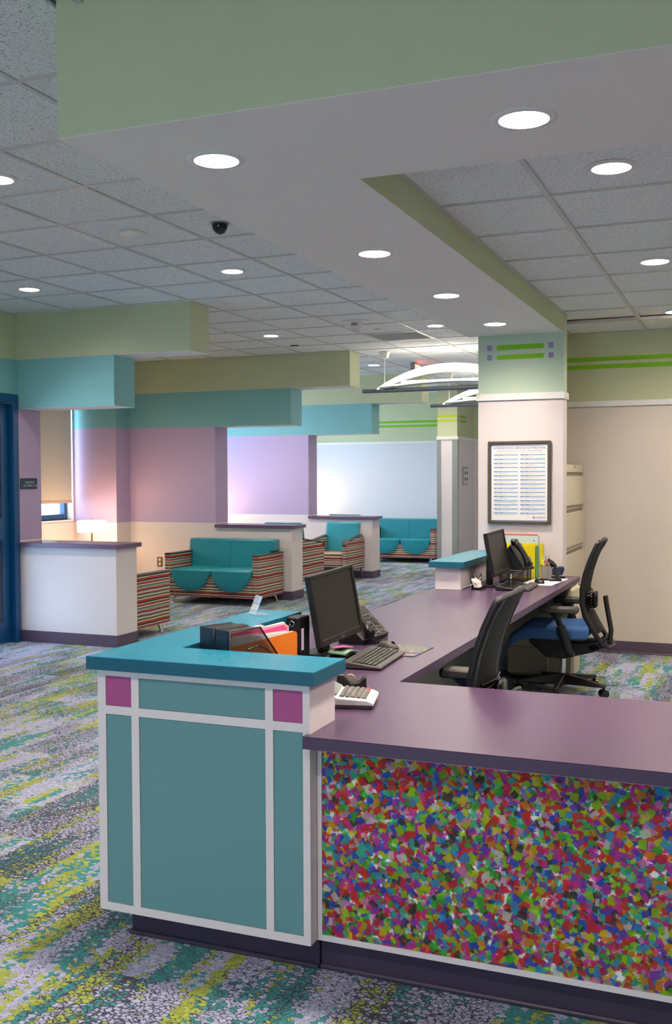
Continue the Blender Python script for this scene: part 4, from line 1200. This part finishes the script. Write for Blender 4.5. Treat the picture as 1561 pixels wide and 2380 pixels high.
def make_phone(label, x, y, z, yaw, tilt, mt=None):
    t = thing('desk_phone', label, 'phone', (x, y, z), yaw, 'black desk phones')
    T = Matrix.Translation((.07, 0, .012)) @ Matrix.Rotation(tilt, 4, 'Y')      # slab rises backwards from its front edge
    def tk(): k = MB(); k.M = T; return k
    k = MB(); h = .19 * math.sin(tilt)
    k.prism([(.07, 0), (.075, .012), (.07 - .19 * math.cos(tilt), h + .004), (.07 - .19 * math.cos(tilt) - .02, h - .02), (-.05, 0)], 1, -.125, .125); k.build('phone_base', M_BLACK, t)
    k = tk(); k.box(-.19, 0, -.128, .128, 0, .018, b=.006); k.build('phone_body', M_CHAR if mt is None else mt, t)
    k = tk()
    for i in range(4):
        for j in range(3): k.box(-.075 + i * .017, -.063 + i * .017, -.015 + j * .021, .002 + j * .021, .017, .022, b=.0015)
    for i in range(3):
        for j in range(2): k.box(-.070 + i * .022, -.058 + i * .022, .066 + j * .022, .082 + j * .022, .017, .021, b=.0015)
    for i in range(2):
        for j in range(4): k.box(-.125 + i * .02, -.113 + i * .02, -.01 + j * .026, .006 + j * .026, .017, .021, b=.0015)
    k.build('keys', M_BLACK_G, t)['kind'] = 'stuff'
    k = tk(); k.box(-.18, -.135, -.02, .11, .0175, .0195); k.build('display', M_SCREEN, t)
    k = tk(); k.cyl((-.086, .088, .017), (-.086, .088, .022), .022, n=20); k.build('navigation_ring', M_BLACK_G, t, 40)
    k = tk(); k.tube([(-.205, -.082, .022), (-.19, -.082, .046), (-.15, -.082, .046), (-.10, -.082, .052), (-.05, -.082, .046), (-.012, -.082, .044), (.002, -.082, .022)], [.022, .026, .018, .015, .018, .026, .022], 12, flat=1.15, up=(0, 1, 0)); k.build('handset', M_BLACK_G, t, 60)
    pts = []
    for i in range(150):
        a = i / 149; th = a * 2 * PI * 22
        pts.append((.085 + .03 * math.sin(a * PI) + .006 * math.cos(th), -.09 + a * .17, .008 + .006 * math.sin(th)))
    k = MB(); k.tube(pts, .0022, 5); k.build('coiled_cord', M_BLACK, t, 60)
    k = tk(); k.prism([(-.045, -.018), (-.002, -.002), (-.002, -.036)], 2, .0185, .0195); k.build('warning_sticker', M_RED, t)
    k = tk(); k.prism([(-.037, -.0185), (-.006, -.008), (-.006, -.030)], 2, .0195, .0200); k.build('sticker_face', M_PAPER, t)
    return t
make_phone('charcoal desk phone behind the near monitor', -1.69, 4.48, DZ, R(-8), R(42))
make_phone('black desk phone on its organiser at the far desk', -1.585, 7.42, DZ + .092, R(-4), R(58), M_BLACK)
og = thing('desk_organiser', 'black mesh organiser carrying the phone of the far desk', 'organiser', (-1.60, 7.42, DZ))
k = MB(); k.box(-.09, .085, -.13, .13, .002, .004); k.box(-.09, -.085, -.13, .13, .002, .09); k.box(-.09, .085, -.13, -.126, .002, .09); k.box(-.09, .085, .126, .13, .002, .09); k.build('mesh_side', M_WIRE, og)
k = MB(); k.box(-.092, .087, -.132, .132, .085, .091, b=.002); k.build('organiser_top', M_BLACK, og)
k = MB()
for q in ([(.085, .02, .004), (.085, .13, .004), (.085, .13, .088), (.085, .02, .088)],): k.tube(q, .003, 6, closed=True)
k.build('wire_front', M_BLACK_G, og)

# small computer with its cables
pc = thing('computer_tower', 'small black desktop computer standing beside the near monitor', 'computer', (-1.737, 3.945, DZ), R(-8))
k = MB(); k.box(-.030, .030, -.10, -.02, 0, .188, b=.004); k.build('computer_case', M_BLACK, pc)
k = MB(); k.box(-.028, .028, -.106, -.10, .004, .184, b=.002); fr = k.build('front_panel', M_BLACK, pc)
k = MB(); k.M = Matrix.Translation((-.004, -.107, .160)); k.tube([(.011 * math.cos(a), 0, .011 * math.sin(a)) for a in [2 * PI * i / 20 for i in range(20)]], .0018, 6, closed=True); k.build('power_button', M_CHROME, fr, 40)
k = MB()
for z in (.130, .117, .104, .091): k.box(-.006, .004, -.1075, -.106, z - .003, z + .003)
for i in range(9): k.box(-.023, .023, -.1075, -.106, .012 + i * .008, .015 + i * .008)
k.build('ports', M_CHAR, fr)['kind'] = 'stuff'
k = MB(); k.box(.0302, .0308, -.088, -.068, .05, .14); k.build('white_sticker', flat('lilac_sticker', 'CFC3D8', .6, .2), pc)
cb = thing('cable_bundle', 'loose black cables behind the magazine files', 'cables', (-1.70, 3.62, DZ))
rr = random.Random(4)
for i in range(6):
    k = MB(); a = rr.uniform(-.02, .03)
    k.tube([(a, -.12 + i * .01, .004), (a + .01, -.08, .05 + i * .02), (a + .03, -.03 + i * .006, .12 + i * .012), (a + .045, .03, .14 - i * .01), (a + .05, .06, .06)], .003, 6); k.build('cable', M_BLACK_G, cb, 60)
cb2 = thing('cable_bundle', 'tangle of black cables beside the far monitor', 'cables', (-1.748, 6.855, DZ))
for i in range(8):
    k = MB(); q = [(rr.uniform(-.04, .05), rr.uniform(-.05, .055), rr.uniform(.004, .10)) for _ in range(5)]
    q[0] = (q[0][0], q[0][1], .003)
    pts = []
    for j in range(25):
        a = j / 24 * 4; i0 = min(3, int(a)); w = a - i0; w = w * w * (3 - 2 * w)
        pts.append(tuple(q[i0][c] * (1 - w) + q[i0 + 1][c] * w for c in range(3)))
    k.tube(pts, .0028, 6); k.build('cable', M_BLACK_G if i % 3 else M_GREY, cb2, 60)
wc = thing('hanging_cable', 'thin black cable hanging against the panel below the near desk', 'cables', (-1.92, 4.9, .0))
k = MB(); k.tube([(0, 0, .69), (.0, .05, .60), (0, .08, .45), (0, .09, .25)], .004, 6); k.tube([(0, .42, .69), (.0, .36, .58), (0, .40, .50), (.02, .48, .44)], .005, 6); k.tube([(0, .09, .25), (0, .2, .01), (0, .42, .01)], .004, 6); k.build('cable', M_BLACK, wc, 60)

# magazine files with folders
MA = R(-24)
def make_file(label, x, y):
    t = thing('magazine_file', label, 'magazine file', (x, y, DZ + .004), MA, 'black mesh magazine files')
    H, Wd, Ld = .245, .074, .245
    k = MB(); k.box(0, Wd, 0, .003, 0, H); k.box(.010, Wd - .010, -.002, .0, .02, H - .02, b=.0008); k.build('solid_end', flat('blue_black_steel', '1C3246', .3, .5), t)
    side = [(.003, 0), (Ld, 0), (Ld, .10), (.135, H), (.003, H)]
    for xx in (0, Wd - .0012):
        k = MB(); k.prism(side, 0, xx, xx + .0012); s = k.build('mesh_side', M_WIRE, t)
        k = MB(); k.tube([(xx + .0006, a, b) for a, b in side], .0035, 6, closed=True); k.build('wire_rim', M_BLACK, s, 50)
    k = MB(); k.box(0, Wd, .003, Ld, 0, .002); k.box(0, Wd, Ld - .002, Ld, 0, .10); k.build('mesh_bottom', M_WIRE, t)
    k = MB(); k.prism([(.0, .0), (.0, .0)], 0, 0, 0) if False else k.box(.002, Wd - .002, .003, .135, H - .002, H); k.build('mesh_top', M_WIRE, t)
    return t
make_file('black mesh magazine file at the left, mostly empty, behind the teal counter', -1.771, 3.110)
make_file('black mesh magazine file holding pink and orange folders', -1.687, 3.068)
def in_file(x, y, z=0): 
    c, s = math.cos(MA), math.sin(MA)
    return (-1.687 + x * c - y * s, 3.068 + x * s + y * c, DZ + z)
fo = thing('paper_folder', 'bright orange folder sticking out of the mesh file', 'folder', in_file(.060, .0, .004), MA)
k = MB(); k.prism([(.006, 0), (.315, 0), (.315, .205), (.305, .212), (.006, .186)], 0, -.002, .002); k.build('cover', M_ORANGE, fo)
k = MB(); k.box(-.001, .001, .012, .295, .19, .214); k.build('inner_sheet', M_PAPER, fo)
fo = thing('paper_folder', 'hot pink folder with a white tab in the mesh file', 'folder', in_file(.040, 0, .004), MA)
k = MB(); k.prism([(.006, 0), (.285, 0), (.285, .225), (.27, .236), (.17, .226), (.16, .238), (.006, .226)], 0, -.002, .002); k.build('cover', M_HOTPINK, fo)
k = MB(); k.box(.0045, .0055, .012, .28, .198, .216); k.build('inner_sheet', M_PAPER, fo)
lettering('sleep labs', .020, M_CHAR, fo, (.0158, .075, .208), FACE_X, ex=.0002)
k = MB(); k.box(.0135, .0145, .028, .145, .185, .222); k.build('label_strip', M_PAPER, fo)
fo = thing('paper_folder', 'stack of white sheets in a clear sleeve behind the pink folder', 'folder', in_file(.022, 0, .004), MA)
k = MB(); k.prism([(.006, 0), (.30, 0), (.30, .225), (.285, .243), (.20, .235), (.185, .243), (.006, .236)], 0, -.006, .006); k.build('sheets', M_PAPER, fo)
k = MB(); k.prism([(.08, .16), (.305, .16), (.305, .228), (.285, .238), (.08, .230)], 0, .0062, .0072); k.build('pink_sheet', flat('pale_pink_paper', 'F3C3D2', .7, .2), fo)
ca = thing('cable_loop', 'black cable arching in front of the mesh file', 'cables', (-1.60, 3.03, DZ), MA)
k = MB(); k.tube([(.018, .0, .10), (.02, .02, .155), (.022, .05, .188), (.022, .09, .196), (.02, .13, .18), (.018, .17, .145), (.016, .21, .09), (.014, .24, .003)], .0036, 8); k.tube([(.018, .0, .10), (.016, -.01, .04), (.016, -.01, .003)], .0036, 8); k.build('cable', M_BLACK_G, ca, 60)

# note holder with pink paper
nh = thing('note_holder', 'black note holder with a green printed pad below the near monitor', 'note pad', (-1.584, 3.990, DZ), R(-18))
k = MB(); k.prism([(-.045, 0), (.045, 0), (.045, .018), (.02, .030), (-.02, .030), (-.045, .018)], 0, -.045, .045); soft(k.build('holder_base', M_BLACK_G, nh), .003, 2)
k = MB()
k.sheet(lambda a, b: ((-.047 + .094 * b, -.05 + .10 * a, .032 + .012 * math.sin(a * PI)), (0, 0, 1)), 10, 2, .006); k.build('printed_pad', flat('green_printed_card', '6E8F78', .5, .3, vary=.5, vscale=60), nh)
pn = thing('sticky_notes', 'hot pink sticky notes curled on top of the note holder', 'notes', (-1.584, 3.990, DZ + .047), R(-18))
k = MB(); k.sheet(lambda a, b: ((-.034 + .06 * b, -.038 + .068 * a, .004 + .010 * (b ** 2) * (1 - a)), (0, 0, 1)), 8, 8, .004); k.build('sheets', M_HOTPINK, pn)

# adding machine and tape dispenser behind the end of the raised counter
am = thing('adding_machine', 'white adding machine with grey keys and one red key at the counter end', 'calculator', (-1.285, 3.205, DZ), R(14))
k = MB(); k.prism([(-.12, .006), (.118, .006), (.122, .022), (.10, .032), (.0, .038), (-.06, .066), (-.12, .07)], 1, -.09, .09); soft(k.build('machine_body', M_PLASTIC_W, am), .006, 3)
k = MB(); k.prism([(-.118, .002), (.105, .002), (.119, .014), (-.118, .014)], 1, -.092, .092); k.build('grey_underside', M_CHAR, am)
k = MB(); k.M = Matrix.Translation((-.028, 0, .0545)) @ Matrix.Rotation(R(25), 4, 'Y'); k.box(-.03, .025, -.078, .078, 0, .002); k.build('display_window', flat('dark_blue_display', '14202E', .15, .5), am)
k = MB()
for i in range(5):
    for j in range(8):
        if i == 4 and j == 7: continue
        x = .005 + i * .0185; y = -.076 + j * .0195; z = .0375 - i * .0014
        k.box(x, x + .0155, y, y + .0165, z - .004, z + .0075, b=.0025)
k.build('keys', flat('grey_keys', '625F5C', .35, .5), am)['kind'] = 'stuff'
k = MB(); k.box(.079, .0945, .0605, .077, .028, .0395, b=.0025); k.build('red_key', M_RED, am)
k = MB(); k.cyl((-.10, -.03, .085), (-.10, .03, .085), .018, n=18); k.build('paper_roll', M_PAPER, am, 40)
tdp = thing('tape_dispenser', 'black tape dispenser behind the adding machine', 'tape dispenser', (-1.315, 3.405, DZ), R(20))
k = MB(); k.prism([(-.06, 0), (.045, 0), (.045, .052), (.036, .052), (.02, .034), (-.01, .030), (-.035, .062), (-.06, .062)], 1, -.025, .025); soft(k.build('dispenser_body', M_BLACK, tdp), .003, 2)
k = MB(); k.lathe([(.010, -.009), (.020, -.009), (.020, .009), (.010, .009)], n=24); k.v = [Vector((v.x - .012, v.z, v.y + .040)) for v in k.v]; k.build('tape_roll', flat('clear_tape', '8E8A7E', .2, .5), tdp, 40)

# acrylic card holder on the raised counter
ah = thing('card_holder', 'clear acrylic holder with a printed card on the teal counter', 'card holder', (-1.918, 3.865, TZ), R(-38))
k = MB(); k.M = Matrix.Translation((0, -.032, 0)) @ Matrix.Rotation(R(-24), 4, 'X'); k.box(-.032, .032, -.002, .0, .002, .085); k.build('acrylic_plate', M_ACRYL, ah)
k = MB(); k.M = Matrix.Translation((0, -.030, 0)) @ Matrix.Rotation(R(-24), 4, 'X'); k.box(-.030, .030, .0006, .0012, .018, .084, 0)
for a in ((-.028, -.002, .05, .08, 1), (.002, .028, .05, .08, 2), (-.02, -.008, .058, .074, 3), (-.028, -.002, .02, .046, 4), (.002, .028, .02, .046, 4)): k.box(a[0], a[1], -.0002, .0007, a[2], a[3], a[4])
k.build('printed_card', [flat('card_navy', '23395B', .5, .3), flat('card_blue', '6FA3DC', .5, .3), flat('card_sky', '8CC0EE', .5, .3), flat('card_coral', 'E8744A', .5, .3), flat('card_pale', 'CFDCE8', .5, .3)], ah)
k = MB(); k.box(-.032, .032, -.034, .028, .0003, .003); k.build('acrylic_foot', M_ACRYL, ah)

# far desk small things
cs = thing('card_tray', 'black tray with banded cards on the far desk by the white riser', 'card tray', (-1.715, 6.79, DZ), R(-12))
k = MB(); k.prism([(-.035, 0), (.035, 0), (.04, .02), (.028, .012), (-.03, .012), (-.035, .03)], 1, -.04, .04); k.build('tray', M_BLACK_G, cs)
bc = thing('card_stack', 'bundle of white cards held by a rubber band in the black tray', 'cards', (-1.718, 6.788, DZ + .0145), R(-12))
for i in range(5):
    k = MB(); k.M = Matrix.Translation((-.012 + i * .006, 0, 0)) @ Matrix.Rotation(R(-22 + i * 2), 4, 'Y'); k.box(-.0012, .0012, -.034, .034, 0, .062 - i * .004); k.build('card', M_PAPER, bc)
k = MB(); k.M = Matrix.Translation((-.004, 0, .03)); k.tube([(.022 * math.cos(a), .037 * math.sin(a), .004 * math.sin(2 * a)) for a in [2 * PI * i / 24 for i in range(24)]], .0016, 6, closed=True); k.build('rubber_band', flat('tan_rubber', 'B59A6A', .6, .3), bc, 50)
def pen(label, loc, tip, mt, r_=.004, L=.13, cap=None, grp='pens and tools in the holders'):
    t = thing('pen', label, 'pen', loc, 0, grp)
    d = Vector(tip).normalized()
    k = MB(); k.cyl((0, 0, 0), d * L * .75, r_, n=10); k.build('barrel', mt, t, 40)
    k = MB(); k.cyl(d * L * .75, d * L, r_ * 1.15, r_ * .9, 10); k.build('cap', cap or mt, t, 40)
    return t
for i, (c, l) in enumerate(((M_RED, 'red pen standing behind the banded cards'), (flat('blue_pen', '3D55A8', .4, .5), 'blue pen standing behind the banded cards'))):
    pen(l, (-1.727 + .002 * i, 6.80 + .025 * i, DZ + .013), (-.22, .05, 1), M_PLASTIC_W, .004, .095, c)
def binder(name, label, x0, x1, y, z, th, mat, extra=None):
    t = thing(name, label, 'binder', ((x0 + x1) / 2, y, DZ), R(-2), 'binders and folders at the pillar')
    w = (x1 - x0) / 2
    k = MB(); k.box(-w, w, -th / 2, -th / 2 + .003, .0, z - DZ); k.box(-w, w, th / 2 - .003, th / 2, 0, z - DZ); k.box(w - .003, w, -th / 2, th / 2, 0, z - DZ); k.build('cover', mat, t)
    k = MB(); k.box(-w + .01, w - .006, -th / 2 + .003, th / 2 - .003, .004, z - DZ - .008); k.build('pages', M_PAPER, t)
    return t
M_MINT = flat('pale_mint_binder', 'C9DAD6', .45, .4)
b_ = binder('ring_binder', 'tall red folder at the back of the far desk folders', -1.775, -1.512, 7.80, 1.058, .014, flat('salmon_red_card', 'D9745F', .5, .3))
b_ = binder('ring_binder', 'tall pale binder standing behind the yellow folders', -1.775, -1.495, 7.765, 1.047, .036, M_MINT)
k = MB(); k.cyl((.108, -.020, .275), (.108, -.0175, .275), .005, n=12); k.build('rivet', M_BLACK, b_, 40)
binder('paper_folder', 'rear yellow folder with tabs in front of the pale binder', -1.74, -1.505, 7.732, .992, .012, M_YELLOW)
b_ = binder('paper_folder', 'front yellow folder with a grey arched pocket', -1.735, -1.512, 7.712, .974, .012, M_YELLOW)
k = MB(); pts = [(-.105, .01), (.085, .01), (.085, .155), (.05, .168), (0, .180), (-.05, .188), (-.105, .19)]; k.prism(pts, 1, -.0075, -.0062); k.build('pocket', flat('grey_pocket', 'B9B6B0', .6, .3), b_)
binder('paper_folder', 'green edged folder at the right of the yellow folders', -1.508, -1.494, 7.72, .975, .03, flat('green_card', '5B9A5E', .5, .3))
binder('paper_folder', 'narrow yellow file leaning beside the pencil cup', -1.482, -1.455, 7.74, .99, .02, M_YELLOW)
cup = thing('pencil_cup', 'clear mesh pencil cup on the far desk', 'pencil cup', (-1.41, 7.60, DZ))
k = MB(); k.lathe([(.036, .001), (.043, .105), (.0425, .105), (.0355, .003), (.0, .003)], n=24, caps=False); k.build('cup_wall', clear('smoky_cup', (.72, .70, .72), .6, .2), cup, 40)
k = MB(); k.tube([(.043 * math.cos(a), .043 * math.sin(a), .105) for a in [2 * PI * i / 28 for i in range(28)]], .0016, 6, closed=True); k.build('cup_rim', M_BLACK, cup, 40)
M_HI = flat('yellow_highlighter', 'D3E81E', .4, .4)
pen('thick yellow highlighter leaning in the pencil cup', (-1.392, 7.585, DZ + .006), (-.36, 0, 1), M_HI, .009, .145, M_HI)
pen('white pen in the pencil cup', (-1.41, 7.60, DZ + .006), (-.15, .1, 1), M_PLASTIC_W, .004, .165)
pen('green and white pen in the pencil cup', (-1.405, 7.605, DZ + .006), (.08, .1, 1), M_PLASTIC_W, .004, .17, flat('green_pen', '6FB23C', .4, .4))
pen('grey pen in the pencil cup', (-1.415, 7.60, DZ + .006), (.0, .1, 1), M_GREY, .004, .165)
sc_ = thing('scissors', 'scissors with red loop handles standing in the pencil cup', 'scissors', (-1.40, 7.595, DZ + .006))
k = MB(); k.box(-.004, .004, -.0015, .0015, 0, .09); k.build('blade', M_CHROME, sc_)
for s in (-1, 1):
    k = MB(); k.M = Matrix.Translation((s * .013, 0, .115)); k.tube([(.012 * math.cos(a), 0, .018 * math.sin(a)) for a in [2 * PI * i / 20 for i in range(20)]], .0032, 6, closed=True); k.build('handle', M_RED, sc_, 50)
hs = thing('headset_cradle', 'black handset cradle on the white sheet of the far desk', 'handset', (-1.325, 7.50, DZ + .0016), R(8))
k = MB(); k.prism([(-.045, 0), (.045, 0), (.045, .012), (.03, .02), (.012, .105), (-.004, .105), (.0, .02), (-.045, .012)], 1, -.03, .03); soft(k.build('cradle', M_BLACK, hs), .003, 2)
k = MB(); k.tube([(.012, 0, .075), (-.005, 0, .115), (-.02, 0, .135), (-.05, 0, .150)], [.013, .012, .011, .014], 10, flat=1.5, up=(0, 1, 0)); k.tube([(-.02, .02, .10), (-.04, .02, .14), (-.052, .02, .158)], .011, 10); k.build('handset', M_BLACK_G, hs, 50)
k = MB(); k.tube([(-.05 - .09 * a + .006 * math.cos(a * 110), .0 + .05 * a, .008 + .006 * math.sin(a * 110)) for a in [i / 120 for i in range(121)]], .0022, 5); k.build('coiled_cord', M_BLACK, hs, 50)
st = thing('stapler', 'navy stapler standing against the pillar on the far desk', 'stapler', (-1.352, 7.765, DZ), R(5))
M_NAVY = flat('navy_plastic', '1E2740', .35, .5)
k = MB(); k.prism([(-.05, .0), (.05, 0), (.055, .012), (-.05, .012)], 1, -.02, .02); k.build('stapler_base', M_BLACK, st)
k = MB(); k.prism([(-.045, .02), (.03, .02), (.045, .055), (.045, .08), (.03, .088), (-.03, .082), (-.045, .065)], 1, -.018, .018); soft(k.build('stapler_body', M_NAVY, st), .008, 3)
k = MB(); k.box(-.03, .01, -.012, .012, .012, .021); k.build('spring', M_GREY, st)
